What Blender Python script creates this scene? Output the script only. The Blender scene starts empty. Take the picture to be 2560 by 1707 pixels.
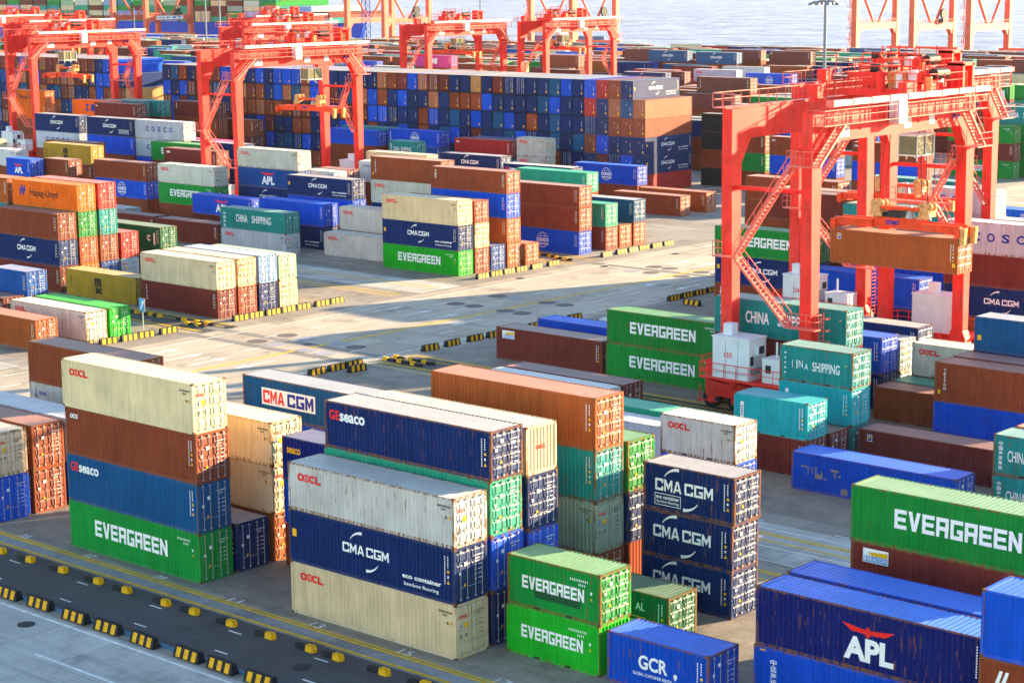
import bpy, bmesh, math, random
from mathutils import Vector, Matrix
random.seed(7)
SC = bpy.context.scene
COL = SC.collection
H, S = 2.896, 2.591
W = 2.438
PI = math.pi

# light settings
SUN_EL, SUN_E, SKY_E, EXPO, HAZE, DUST = 12.4, 4.5, .085, 2.62, .00002, 0
MANH = [(-1.7,-10.6),(14.5,-5.6),(-62.3,55.6),(-49.6,54.2),(-60.5,97.0),(-58.7,110.0),(-58.3,123.5)]

# ------------------------------------------------------------------ helpers
def link(o, parent=None):
    COL.objects.link(o)
    if parent: o.parent = parent
    return o
def tag(o, label=None, cat=None, group=None, kind=None):
    if label: o['label'] = label
    if cat: o['category'] = cat
    if group: o['group'] = group
    if kind: o['kind'] = kind
    return o
def empty(name, loc, rz=0):
    o = bpy.data.objects.new(name, None); o.empty_display_size = .5
    o.location = loc; o.rotation_euler = (0, 0, rz)
    return link(o)
class MB:
    """collects boxes, bars and tubes into one mesh"""
    def __init__(s): s.v = []; s.f = []; s.m = []
    def quad(s, pts, m=0):
        i = len(s.v); s.v += [tuple(p) for p in pts]; s.f.append(tuple(range(i, i + len(pts)))); s.m.append(m)
    def hexa(s, p, m=0):
        i = len(s.v); s.v += [tuple(q) for q in p]
        for f in ((0,3,2,1),(4,5,6,7),(0,1,5,4),(1,2,6,5),(2,3,7,6),(3,0,4,7)):
            s.f.append(tuple(i + k for k in f)); s.m.append(m)
    def box(s, x0, x1, y0, y1, z0, z1, m=0):
        s.hexa([(x0,y0,z0),(x1,y0,z0),(x1,y1,z0),(x0,y1,z0),(x0,y0,z1),(x1,y0,z1),(x1,y1,z1),(x0,y1,z1)], m)
    def taper(s, c0, d0, c1, d1, m=0):
        (x0,y0,z0),(a0,b0) = c0, d0; (x1,y1,z1),(a1,b1) = c1, d1
        s.hexa([(x0-a0,y0-b0,z0),(x0+a0,y0-b0,z0),(x0+a0,y0+b0,z0),(x0-a0,y0+b0,z0),
                (x1-a1,y1-b1,z1),(x1+a1,y1-b1,z1),(x1+a1,y1+b1,z1),(x1-a1,y1+b1,z1)], m)
    def bar(s, a, b, r, m=0, n=4, r2=None):
        a, b = Vector(a), Vector(b); d = (b - a)
        if d.length < 1e-6: return
        d.normalize(); u = d.orthogonal() if abs(d.z) > .99 else d.cross(Vector((0,0,1)))
        u.normalize(); w = d.cross(u); i = len(s.v); r2 = r if r2 is None else r2
        for c, rr in ((a, r), (b, r2)):
            for k in range(n):
                t = 2*PI*(k + .5)/n; s.v.append(tuple(c + (u*math.cos(t) + w*math.sin(t))*rr))
        for k in range(n):
            j = (k + 1) % n; s.f.append((i+k, i+j, i+n+j, i+n+k)); s.m.append(m)
        s.f.append(tuple(i + n - 1 - k for k in range(n))); s.m.append(m)
        s.f.append(tuple(i + n + k for k in range(n))); s.m.append(m)
    def cyl(s, c, ax, r, h, n=20, m=0):
        c = Vector(c); ax = Vector(ax); s.bar(c - ax*h/2, c + ax*h/2, r, m, n)
    def rail(s, a, b, n, h=1.05, r=.035, m=0, mid=True):
        a, b = Vector(a), Vector(b); up = Vector((0,0,h))
        s.bar(a + up, b + up, r, m); 
        if mid: s.bar(a + up*.55, b + up*.55, r*.8, m)
        for k in range(n + 1):
            p = a.lerp(b, k/n); s.bar(p, p + up, r, m)
    def stair(s, a, b, w, n, m=0, ax=(0,1,0)):
        a, b = Vector(a), Vector(b); t = Vector(ax)*w/2
        for q in (-1, 1): s.bar(a + t*q, b + t*q, .13, m)
        for k in range(n):
            p = a.lerp(b, (k + .5)/n); s.bar(p - t, p + t, .07, m)
        for q in (-1, 1):
            up = Vector((0,0,1.0)); s.bar(a + t*q + up, b + t*q + up, .035, m)
            for k in range(0, n + 1, 3):
                p = a.lerp(b, k/n) + t*q; s.bar(p, p + up, .03, m)
    def mesh(s, name, mats):
        me = bpy.data.meshes.new(name); me.from_pydata(s.v, [], s.f)
        for q in mats: me.materials.append(q)
        me.polygons.foreach_set('material_index', s.m); me.update()
        return me
    def build(s, name, mats, parent=None, loc=None):
        if not isinstance(mats, (list, tuple)): mats = [mats]
        o = bpy.data.objects.new(name, s.mesh(name, mats))
        if loc: o.location = loc
        return link(o, parent)

# ------------------------------------------------------------------ materials
def nt(name):
    m = bpy.data.materials.new(name); m.use_nodes = True
    t = m.node_tree; b = t.nodes['Principled BSDF']
    return m, t, b
def node(t, typ, **kw):
    n = t.nodes.new(typ)
    for k, v in kw.items():
        if k in n.inputs: n.inputs[k].default_value = v
        else: setattr(n, k, v)
    return n
def mathn(t, op, a, b=None, c=None, clamp=False):
    n = t.nodes.new('ShaderNodeMath'); n.operation = op; n.use_clamp = clamp
    for i, q in enumerate((a, b, c)):
        if q is None: continue
        if hasattr(q, 'is_linked') or hasattr(q, 'links'): t.links.new(q, n.inputs[i])
        else: n.inputs[i].default_value = q
    return n.outputs[0]
def mixc(t, f, a, b, typ='MIX'):
    n = t.nodes.new('ShaderNodeMix'); n.data_type = 'RGBA'; n.blend_type = typ
    for i, q in ((0, f), (6, a), (7, b)):
        if hasattr(q, 'links'): t.links.new(q, n.inputs[i])
        else: n.inputs[i].default_value = q if i == 0 else ((*q, 1) if len(q) == 3 else q)
    return n.outputs[2]
def noise(t, vec, scale, det=4, rough=.55):
    n = node(t, 'ShaderNodeTexNoise', Scale=scale, Detail=det, Roughness=rough)
    if vec is not None: t.links.new(vec, n.inputs['Vector'])
    return n.outputs['Fac']
def ramp(t, f, a, b):
    n = node(t, 'ShaderNodeMapRange'); n.inputs[1].default_value = a; n.inputs[2].default_value = b
    t.links.new(f, n.inputs[0]); return n.outputs[0]
def mapping(t, vec, sc=(1,1,1), loc=None):
    n = node(t, 'ShaderNodeMapping'); n.inputs['Scale'].default_value = sc
    t.links.new(vec, n.inputs['Vector'])
    if loc is not None: t.links.new(loc, n.inputs['Location'])
    return n.outputs[0]

def paint_material(name, roof=False, dust=.006, rust=.12, rough=.52, scale=1.0, spec=.06, dustcol=(.46,.43,.38), attr=None, frame=False):
    m, t, b = nt(name)
    oi = t.nodes.new('ShaderNodeObjectInfo'); tc = t.nodes.new('ShaderNodeTexCoord')
    col = oi.outputs['Color']; rnd = oi.outputs['Random']
    if attr:
        a = node(t, 'ShaderNodeAttribute', attribute_name=attr); col = a.outputs['Color']
    off = node(t, 'ShaderNodeCombineXYZ'); sc = mathn(t, 'MULTIPLY', rnd, 300.0)
    t.links.new(sc, off.inputs[0]); t.links.new(sc, off.inputs[1])
    loc = off.outputs[0]
    p = tc.outputs['Object']
    v1 = mapping(t, p, (1,1,1), loc); vs = mapping(t, p, (2.2,2.2,.22), loc)
    streak = noise(t, vs, 1.6, 5); blot = noise(t, v1, .55, 4); fine = noise(t, v1, 7.0, 3)
    at = node(t, 'ShaderNodeAttribute', attribute_name='wear'); at.attribute_type = 'OBJECT'
    wear = at.outputs['Fac']
    # tone: streaks and blotches change the paint's own colour a little (fading)
    tone = mathn(t, 'ADD', mathn(t, 'MULTIPLY', streak, .5), mathn(t, 'MULTIPLY', blot, .5))
    g = node(t, 'ShaderNodeBrightContrast'); t.links.new(col, g.inputs[0])
    t.links.new(mathn(t, 'MULTIPLY', mathn(t, 'SUBTRACT', tone, .5), .05), g.inputs[1])
    mul = ramp(t, tone, .25, .75)
    c1 = mixc(t, mathn(t, 'MULTIPLY', mul, .42), col, (.0,.0,.0), 'MIX') if False else mixc(t, 1.0, col, mixc(t, mul, (.64,.64,.64), (1.20,1.20,1.20)), 'MULTIPLY')
    df = mathn(t, 'MULTIPLY', ramp(t, mathn(t, 'ADD', mathn(t,'MULTIPLY',streak,.6), mathn(t,'MULTIPLY',fine,.4)), .35, .75), dust*2.0, clamp=True)
    if roof:
        ad = node(t, 'ShaderNodeAttribute', attribute_name='dusty'); ad.attribute_type = 'OBJECT'
        df = mathn(t, 'MULTIPLY', ad.outputs['Fac'], mathn(t, 'ADD', .72, mathn(t, 'MULTIPLY', mul, .36)), clamp=True)
    c2 = mixc(t, df, c1, dustcol)
    # rust spots drawn down in streaks
    vr = mapping(t, p, (4.6,4.6,.55), loc); rn = noise(t, vr, 1.5, 6, .62)
    thr = mathn(t, 'SUBTRACT', .775 if not frame else .62, mathn(t, 'MULTIPLY', wear, .185))
    rm = mathn(t, 'MULTIPLY', mathn(t, 'SUBTRACT', rn, thr), 14.0, clamp=True)
    rm = mathn(t, 'MULTIPLY', rm, .85, clamp=True)
    c3 = mixc(t, rm, c2, mixc(t, fine, (.10,.035,.012), (.30,.12,.035)))
    t.links.new(c3, b.inputs['Base Color'])
    t.links.new(mathn(t, 'ADD', mathn(t, 'MULTIPLY', rm, .35), mathn(t,'ADD', rough-.08, mathn(t,'MULTIPLY',fine,.16))), b.inputs['Roughness'])
    b.inputs['Specular IOR Level'].default_value = spec
    bp = node(t, 'ShaderNodeBump', Strength=.35, Distance=.03); t.links.new(blot, bp.inputs['Height']); t.links.new(bp.outputs[0], b.inputs['Normal'])
    return m, t, b, bp
M = {}
M['paint'] = paint_material('container paint')[0]
M['paint2'] = paint_material('glossier container paint', spec=.32)[0]  # same container paint, specular raised so sunlit sides read brighter
M['door'] = paint_material('container door paint', spec=.42)[0]
M['frame'] = paint_material('container frame paint', dust=.06, frame=True)[0]
M['roof'] = paint_material('sun bleached roof paint', True, dust=.30, rough=.5, spec=.4, dustcol=(.62,.58,.52))[0]
def stuff_paint():
    m, t, b, bp = paint_material('far container paint', attr='Col')
    tc = t.nodes.new('ShaderNodeTexCoord'); ge = t.nodes.new('ShaderNodeNewGeometry')
    sp = node(t, 'ShaderNodeSeparateXYZ'); t.links.new(tc.outputs['Object'], sp.inputs[0])
    sn = node(t, 'ShaderNodeSeparateXYZ'); t.links.new(ge.outputs['True Normal'], sn.inputs[0])
    sel = mathn(t, 'GREATER_THAN', mathn(t, 'ABSOLUTE', sn.outputs[0]), .5)
    mx = node(t, 'ShaderNodeMix'); t.links.new(sel, mx.inputs[0]); t.links.new(sp.outputs[0], mx.inputs[2]); t.links.new(sp.outputs[1], mx.inputs[3])
    w = mathn(t, 'SINE', mathn(t, 'MULTIPLY', mx.outputs[0], 2*PI/.28))
    w = mathn(t, 'MULTIPLY', mathn(t,'MINIMUM', mathn(t,'MAXIMUM', mathn(t,'MULTIPLY', w, 1.6), -1.0), 1.0), .5)
    b2 = node(t, 'ShaderNodeBump', Strength=.8, Distance=.036); t.links.new(w, b2.inputs['Height']); t.links.new(bp.outputs[0], b2.inputs['Normal'])
    t.links.new(b2.outputs[0], b.inputs['Normal'])
    return m
M['stuff'] = stuff_paint()
def simple(name, c, rough=.5, metal=0, var=.25, sc=3.0, spec=None, coord='Object', grime=0):
    m, t, b = nt(name)
    tc = t.nodes.new('ShaderNodeTexCoord')
    n = noise(t, tc.outputs[coord], sc, 5)
    k = ramp(t, n, .3, .7)
    c2 = mixc(t, 1.0, c, mixc(t, k, (1-var,)*3, (1+var*.6,)*3), 'MULTIPLY')
    if grime:
        st = noise(t, mapping(t, tc.outputs[coord], (1.6,1.6,.22)), 1.4, 6, .65)
        c2 = mixc(t, mathn(t, 'MULTIPLY', ramp(t, st, .56, .70), grime), c2, (.13,.028,.016))
        f2 = noise(t, tc.outputs[coord], .45, 4); c2 = mixc(t, mathn(t, 'MULTIPLY', ramp(t, f2, .5, .75), grime*.35), c2, (.62,.16,.12))
    t.links.new(c2, b.inputs['Base Color']); b.inputs['Roughness'].default_value = rough; b.inputs['Metallic'].default_value = metal
    b.inputs['Specular IOR Level'].default_value = .15 if spec is None else spec
    return m
M['steel'] = simple('galvanised steel', (.42,.43,.45), .5, .3, .2)
M['casting'] = simple('rusty casting steel', (.16,.075,.035), .7, 0, .5, 9)
M['gasket'] = simple('black door gasket', (.02,.02,.022), .8)
M['white'] = simple('white lettering paint', (.82,.82,.80), .5, 0, .12, 6)
M['red'] = simple('red lettering paint', (.78,.02,.015), .5, 0, .1, 6)
M['blue'] = simple('blue lettering paint', (.015,.03,.28), .5, 0, .1, 6)
M['black'] = simple('black lettering paint', (.012,.012,.014), .5)
M['yellow'] = simple('yellow sticker', (.80,.42,.01), .5, 0, .1, 6)
M['grey'] = simple('grey patch', (.22,.21,.19), .6)
M['skyb'] = simple('pale blue sticker', (.10,.25,.62), .5)
M['dk'] = simple('dark marking paint', (.09,.085,.07), .6)
M['patch'] = simple('dark green repaint patch', (.008,.075,.03), .5)
PAL = {
 'cr':(.66,.51,.31),'ow':(.56,.54,.46),'br':(.25,.050,.020),'mr':(.16,.027,.022),'or':(.38,.085,.020),'nv':(.002,.022,.12),
 'bl':(.001,.072,.56),'mb':(.004,.068,.28),'gr':(.004,.24,.035),'dg':(.006,.12,.05),'bg':(.008,.40,.018),'tl':(.010,.24,.23),
 'gt':(.02,.31,.19),'cy':(.006,.36,.42),'gy':(.44,.48,.52),'hl':(.78,.13,.006),'ms':(.40,.25,.025),'pk':(.55,.03,.20),'rd':(.42,.022,.022),
 'bk':(.016,.022,.026),'wh':(.66,.66,.66),'pg':(.32,.46,.28),'lb':(.22,.34,.62),'pn':(.003,.012,.13),'n2':(.003,.075,.20),'lr':(.36,.11,.055),'tn':(.48,.24,.10),'gg':(.30,.36,.30)}
CN = {'cr':'cream','ow':'off-white','br':'brown','mr':'dark maroon','or':'rust-orange','nv':'navy','bl':'bright blue','mb':'mid blue','gr':'green','dg':'dark green',
 'bg':'bright green','tl':'teal','gt':'sea-green','cy':'cyan','gy':'grey','hl':'orange','ms':'mustard yellow','pk':'magenta','rd':'red','bk':'black','wh':'white','pg':'pale green',
 'lb':'light blue','pn':'purple-navy','n2':'slate blue','lr':'light brown','tn':'tan','gg':'grey-green'}

# ------------------------------------------------------------------ container meshes
_cache = {}
def cached(k, fn):
    if k not in _cache: _cache[k] = fn()
    return _cache[k]
def corr(mb, p0, dx, dz, ln, zh, out, depth=.036, pitch=.278, m=0):
    """corrugated panel: start p0, along dx for ln, height zh, outward normal out"""
    p0, dx, out = Vector(p0), Vector(dx), Vector(out); up = Vector((0,0,1))
    n = max(1, round(ln/pitch)); q = ln/n; pts = []
    for k in range(n):
        x = k*q
        pts += [(x, 1), (x + q*.27, 1), (x + q*.5, 0), (x + q*.77, 0)]
    pts.append((ln, 1)); pr = None
    for x, d in pts:
        a = p0 + dx*x + out*(depth*(d - 1))
        if pr is not None: mb.quad([pr, a, a + up*zh, pr + up*zh], m)
        pr = a
def body_mesh(L, h, front):
    """walls, rails and posts; long side at y=0 and y=W; the +x end is open for doors unless front"""
    mb = MB(); e = .165
    corr(mb, (e, .014, .16), (1,0,0), 1, L - 2*e, h - .26, (0,-1,0))
    corr(mb, (L - e, W - .014, .16), (-1,0,0), 1, L - 2*e, h - .26, (0,1,0))
    corr(mb, (.014, W - e, .20), (0,-1,0), 1, W - 2*e, h - .34, (-1,0,0), .045, .25)
    if front: corr(mb, (L - .014, e, .20), (0,1,0), 1, W - 2*e, h - .34, (1,0,0), .045, .25)
    for y0, y1 in ((.006, .07), (W - .07, W - .006)):
        mb.box(e, L - e, y0, y1, .0, .16, 1)                                   # bottom rails
        mb.box(e, L - e, y0 - (.0), y1, h - .10, h - .012, 1)                  # top rails
    for x in (.0, L - .15):
        for y in (.0, W - .15): mb.box(x + .004, x + .146, y + .004, y + .146, .118, h - .118, 1)
    for x0, x1 in ((.01, .09), (L - .09, L - .01)):
        mb.box(x0, x1, .15, W - .15, .0, .20, 1); mb.box(x0, x1, .15, W - .15, h - .14, h - .012, 1)
    mb.box(.1, L - .1, .08, W - .08, .10, .15, 1)
    for x in (0, L - .178):                                                    # corner castings
        for y in (0, W - .162):
            for z in (0, h - .118): mb.box(x, x + .178, y, y + .162, z, z + .118, 2)
    if L < 7:                                                                  # forklift pockets
        for x in (L/2 - 1.2, L/2 + .85): mb.box(x, x + .35, -.002, .05, .03, .13, 3); mb.box(x, x + .35, W - .05, W + .002, .03, .13, 3)
    return mb.mesh('container_body', [M['paint'], M['frame'], M['casting'], M['gasket']])
def roof_mesh(L, h):
    mb = MB(); n = round((L - .5)/.285); q = (L - .5)/n; z = h - .022; x = .25; pr = None
    for k in range(n):
        for xx, d in ((0, 0), (q*.3, 0), (q*.5, .02), (q*.8, .02)):
            a = (x + k*q + xx, z + d - .02)
            if pr: mb.quad([(pr[0], .06, pr[1]), (a[0], .06, a[1]), (a[0], W - .06, a[1]), (pr[0], W - .06, pr[1])])
            pr = a
    a = (x + n*q, z - .02); mb.quad([(pr[0], .06, pr[1]), (a[0], .06, a[1]), (a[0], W - .06, a[1]), (pr[0], W - .06, pr[1])])
    for x0, x1 in ((.05, .26), (L - .26, L - .05)): mb.box(x0, x1, .05, W - .05, h - .05, h - .016)
    return mb.mesh('container_roof', [M['roof']])
DX = .03
def door_mesh(h):
    """one leaf, hinge at y=0, local x outward"""
    mb = MB(); w = (W - .26)/2; hh = h - .36
    mb.box(-.05, 0, 0, w, 0, hh, 0)
    n = 4; q = hh/n
    for k in range(n):
        z0 = k*q + .06; z1 = (k + 1)*q - .09
        mb.hexa([(0,.06,z0),(.0,.06,z0),(.0,w-.06,z0),(0,w-.06,z0),(0,.06,z1),(.0,.06,z1),(.0,w-.06,z1),(0,w-.06,z1)]) if False else None
        a, b = z0, z1
        mb.hexa([(0.001,.05,a),(.032,.09,a+.07),(.032,w-.09,a+.07),(0.001,w-.05,a),(0.001,.05,b),(.032,.09,b-.07),(.032,w-.09,b-.07),(0.001,w-.05,b)])
    for z in (.12, hh*.5, hh - .22): mb.box(-.01, .03, -.07, .05, z, z + .08, 0)     # hinges
    mb.box(-.045, .006, -.012, .002, 0, hh, 1); mb.box(-.045, .006, w - .004, w + .012, 0, hh, 1)
    return mb.mesh('container_door', [M['door'], M['gasket']])
def bar_mesh(h):
    mb = MB(); hh = h - .36
    mb.bar((.055, 0, -.05), (.055, 0, hh + .06), .018, 0, 6)
    for z in (-.03, hh - .05): mb.box(.02, .08, -.045, .045, z, z + .08)
    mb.box(.055, .072, -.02, .26, hh*.28 - .11, hh*.28 - .08)
    return mb.mesh('locking_bar', [M['steel']])
def joined_mesh(L, h, front):
    """the whole container as one mesh, for the ones seen too small to show parts"""
    bm = bmesh.new()
    mats = [M['paint2'], M['frame'], M['casting'], M['gasket'], M['roof'], M['steel'], M['door']]
    def add(me, mp, mat=Matrix()):
        n0 = len(bm.faces); bm.from_mesh(me); bm.faces.ensure_lookup_table()
        fs = bm.faces[n0:]; vs = {v for f in fs for v in f.verts}
        for f in fs: f.material_index = mp[f.material_index]
        bmesh.ops.transform(bm, matrix=mat, verts=list(vs))
    add(cached(('b', L, h, front), lambda: body_mesh(L, h, front)), [0,1,2,3])
    add(cached(('r', L, h), lambda: roof_mesh(L, h)), [4])
    if not front:
        w = (W - .26)/2; d = cached(('d', h), lambda: door_mesh(h)); br = cached(('lb', h), lambda: bar_mesh(h))
        add(d, [6, 3], Matrix.Translation((L - DX, .13, .19)))
        add(d, [6, 3], Matrix.Translation((L - DX, W - .13, .19)) @ Matrix.Scale(-1, 4, (0,1,0)))
        for y in (.42, .92, W - .92, W - .42): add(br, [5], Matrix.Translation((L - DX, y, .19)))
    me = bpy.data.meshes.new('container_small'); bm.to_mesh(me); bm.free()
    for q in mats: me.materials.append(q)
    return me

# ------------------------------------------------------------------ lettering
LM = ['white','red','blue','black','yellow','grey','skyb','dk','patch']
def text_geo(txt, bold):
    def mk():
        cu = bpy.data.curves.new('t', 'FONT'); cu.body = txt; cu.size = 1.0; cu.offset = bold; cu.resolution_u = 3
        o = bpy.data.objects.new('t', cu); me = bpy.data.meshes.new_from_object(o)
        vs = [v.co.copy() for v in me.vertices]; fs = [tuple(p.vertices) for p in me.polygons]
        bpy.data.objects.remove(o); bpy.data.curves.remove(cu); bpy.data.meshes.remove(me)
        x0 = min(v.x for v in vs); x1 = max(v.x for v in vs); y0 = min(v.y for v in vs); y1 = max(v.y for v in vs)
        return [((v.x - x0)/(x1 - x0), (v.y - y0)/(y1 - y0)) for v in vs], fs
    return cached(('txt', txt, bold), mk)
def GLYPH(c, t, h):
    R = lambda a, b_, c_, d_: [(a,c_),(b_,c_),(b_,d_),(a,d_)]
    if c == 'E': return [R(0,t,0,1), R(t,1,0,h), R(t,.93,.5-h/2,.5+h/2), R(t,1,1-h,1)]
    if c == 'V': return [[(0,1),(t*1.15,1),(.5,.36),(1-t*1.15,1),(1,1),(.5+t*.6,0),(.5-t*.6,0)]]
    if c == 'R': return [R(0,t,0,1), R(t,1,1-h,1), R(1-t,1,.34+h,1-h), R(t,1,.34,.34+h), R(.97-t,.97,0,.34)]
    if c == 'G': return [R(0,t,0,1), R(t,1,1-h,1), R(t,1,0,h), R(1-t,1,h,.54), R(.54,1-t,.54-h,.54)]
    if c == 'N': return [R(0,t,0,1), R(1-t,1,0,1), [(t,1),(t,.58),(1-t,0),(1-t,.42)]]
    if c == 'C': return [R(0,t,.08,.92), [(.08,0),(1,0),(1,h),(t,h),(t,.08),(0,.08)], [(t,1-h),(1,1-h),(1,1),(.08,1),(0,.92),(t,.92)], R(1-t,1,h,.36), R(1-t,1,.64,1-h)]
    if c == 'M': return [R(0,t*.9,0,1), R(1-t*.9,1,0,1), [(t*.9,1),(t*.9,.60),(.5,.12),(.5,.52)], [(1-t*.9,1),(.5,.52),(.5,.12),(1-t*.9,.60)]]
    if c == 'A': return [[(0,0),(t,0),(.5+t*.1,.86),(.5,1),(.36,1)], [(1,0),(.64,1),(.5,1),(.5-t*.1,.86),(1-t,0)], R(.22,.78,.18,.18+h*.9)]
    return []
class Dec:
    """lettering drawn on a flat plane: u to the right, v up"""
    def __init__(s): s.v = []; s.f = []; s.m = []; s.k = 0
    def add(s, pts, fs, m):
        i = len(s.v); s.v += [(u, v, s.k*.0008) for u, v in pts]
        for f in fs: s.f.append(tuple(i + q for q in f)); s.m.append(LM.index(m))
        s.k += 1
    def text(s, t, x0, x1, z0, z1, m='white', bold=.03, slant=0):
        vs, fs = text_geo(t, bold)
        s.add([(x0 + (x1 - x0)*u + slant*v, z0 + (z1 - z0)*v) for u, v in vs], fs, m)
    def block(s, txt, x0, x1, z0, z1, m='white', t=.24, gap=.14, th=.21):
        """square-cut capitals made of straight strokes"""
        n = len(txt); w = (x1 - x0)/(n + gap*(n - 1))
        for k, ch in enumerate(txt):
            a = x0 + k*w*(1 + gap)
            for p in GLYPH(ch, t, th): s.poly([(a + w*u, z0 + (z1 - z0)*v) for u, v in p], m)
    def vtext(s, t, xc, z1, size, pitch, m='white', bold=.02):
        for k, ch in enumerate(t):
            if ch == ' ': continue
            w = size*(.35 if ch in 'I1l' else .9); s.text(ch, xc - w/2, xc + w/2, z1 - k*pitch - size, z1 - k*pitch, m, bold)
    def rtext(s, t, xc, z0, z1, w, m='white', bold=.02):
        """a line of text turned a quarter, reading downwards"""
        vs, fs = text_geo(t, bold); s.add([(xc - w/2 + w*v, z1 - (z1 - z0)*u) for u, v in vs], fs, m)
    def rect(s, x0, x1, z0, z1, m='white'): s.add([(x0,z0),(x1,z0),(x1,z1),(x0,z1)], [(0,1,2,3)], m)
    def poly(s, pts, m='white'): s.add(pts, [tuple(range(len(pts)))], m)
    def arc(s, cx, cz, rx, rz, a0, a1, w0, w1, m='white', n=14):
        pts = []; fs = []
        for k in range(n + 1):
            t = math.radians(a0 + (a1 - a0)*k/n); w = w0 + (w1 - w0)*k/n
            pts += [(cx + rx*math.cos(t), cz + rz*math.sin(t)), (cx + (rx - w)*math.cos(t), cz + (rz - w)*math.sin(t))]
            if k: i = 2*k - 2; fs.append((i, i+1, i+3, i+2))
        s.add(pts, fs, m)
    def tri(s, x, z, w, m='yellow'): s.poly([(x, z), (x + w, z), (x + w/2, z + w*.95)], m)
    def mesh(s, name):
        me = bpy.data.meshes.new(name); me.from_pydata([(u, -d, v) for u, v, d in s.v], [], s.f)
        for q in LM: me.materials.append(M[q])
        me.polygons.foreach_set('material_index', s.m); me.update(); return me
def marks(d, L, h, dark=False):
    c = 'dk' if dark else 'white'
    x = L - .62
    if dark:
        r = random.Random(3)
        for k in range(11): d.rect(x - .55 + k*.085, x - .50 + k*.085, h - .52, h - .42, c)
        for k in range(4): d.rect(x - .28 + k*.085, x - .23 + k*.085, h - .68, h - .59, c)
        d.rect(x, x + .1, h - 1.1, h - .96, 'dk'); d.rect(x + .22, x + .34, h - 1.1, h - .95, 'yellow')
        return
    for k in range(12):
        z = h - .42 - k*.125; d.rect(x - .06, x, z - .085, z, c)
    for k in range(5):
        z = h - .42 - k*.125; d.rect(x + .16, x + .22, z - .085, z, c)
    d.rect(x + .14, x + .28, h - 1.28, h - 1.14, 'yellow'); d.rect(x + .15, x + .25, h - 1.55, h - 1.42, c); d.tri(x + .11, h - 1.85, .2)
def d_oocl(d, L, h):
    a = .75 if L > 7 else .62
    z = h - .92 if L > 7 else h - .88; s = .42
    for k, x in enumerate((a, a + .46)):
        d.arc(x + .24, z + s/2, .25, .22, 0, 360, .115 if k == 0 else .075, .115 if k == 0 else .075, 'red', 20)
    for k in range(5):
        t = 2*PI*k/5 + .3; d.poly([(a + .70 + .05*math.cos(t + q) + .085*math.cos(t), z + s/2 + .05*math.sin(t + q) + .085*math.sin(t)) for q in (0, 1.57, 3.14, 4.71)], 'red')
    d.arc(a + 1.14, z + s/2, .24, .22, 45, 315, .12, .12, 'red', 16)
    d.poly([(a+1.36,z-.01),(a+1.78,z-.01),(a+1.78,z+.11),(a+1.49,z+.11),(a+1.49,z+s),(a+1.36,z+s)], 'red')
    marks(d, L, h, True)
def d_evg(d, L, h):
    if L > 7: d.block('EVERGREEN', 2.5, 9.35, h*.37, h*.37 + .98, 'white', .27)
    else: d.block('EVERGREEN', 1.0, 5.05, h*.39, h*.39 + .66, 'white', .27)
    for k in range(10): d.rect(L - 1.9 + k*.12, L - 1.85 + k*.12, h - .56, h - .44, 'white')
    for k in range(4): d.rect(L - 1.35 + k*.12, L - 1.30 + k*.12, h - .78, h - .66, 'white')
    d.rect(L - .6, L - .5, h - 1.1, h - .94, 'white'); d.tri(L - .62, h - 1.38, .15)
def d_evgp(d, L, h): d.rect(1.8, 4.75, h*.40 - .42, h*.40 + .1, 'patch'); d_evg(d, L, h)
def swoosh(d, cx, cz, k):
    d.arc(cx - .1*k, cz + .1*k, 1.05*k, .95*k, 152, 92, .03*k, .17*k)
    d.arc(cx + .1*k, cz - .1*k, 1.05*k, .95*k, 332, 272, .03*k, .17*k)
def d_cma(d, L, h):
    k = 1.0 if L > 7 else .92; cx = L*.50 if L > 7 else L*.44
    if L > 7: d.block('CMA', cx - 1.72, cx - .10, h*.46, h*.46 + .56, 'white', .22, .12, .2); d.block('CGM', cx + .06, cx + 1.72, h*.46, h*.46 + .56, 'white', .22, .12, .2); swoosh(d, cx - .1, h*.50 + .1, 1.05)
    else: d.block('CMA', cx - 1.85, cx - .08, h*.44, h*.44 + .66, 'white', .22, .12, .2); d.block('CGM', cx + .12, cx + 2.0, h*.44, h*.44 + .66, 'white', .22, .12, .2); swoosh(d, cx - .1, h*.47 + .15, 1.1)
    marks(d, L, h)
def d_cmaeco(d, L, h):
    d.block('CMA', L*.48 - 1.72, L*.48 - .10, h*.46, h*.46 + .52, 'white', .22, .12, .2); d.block('CGM', L*.48 + .06, L*.48 + 1.72, h*.46, h*.46 + .52, 'white', .22, .12, .2)
    swoosh(d, L*.48 - .1, h*.50 + .1, 1.0)
    d.text('eco container', L*.70, L*.925, h*.27, h*.27 + .24, 'white', .03); d.text('bamboo flooring', L*.71, L*.91, h*.12, h*.12 + .25, 'white', .012)
    d.rect(.28, .60, h*.50, h*.50 + .42, 'yellow'); marks(d, L, h)
def box_outline(d, x0, x1, z0, z1, w=.035):
    d.rect(x0, x1, z0, z0 + w); d.rect(x0, x1, z1 - w, z1); d.rect(x0, x0 + w, z0 + w, z1 - w); d.rect(x1 - w, x1, z0 + w, z1 - w)
def d_cmabox(d, L, h):
    d_cma(d, L, h); x0 = L*.44 - 1.85 if L < 7 else L*.70; y0 = h*.13 if L < 7 else h*.16
    w = 1.75 if L < 7 else 2.6
    box_outline(d, x0, x0 + w, y0, y0 + .66); d.text('eco container', x0 + .1, x0 + w - .1, y0 + .36, y0 + .56, 'white', .025); d.text('bamboo flooring', x0 + .14, x0 + w - .14, y0 + .09, y0 + .30, 'white', .01)
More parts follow.
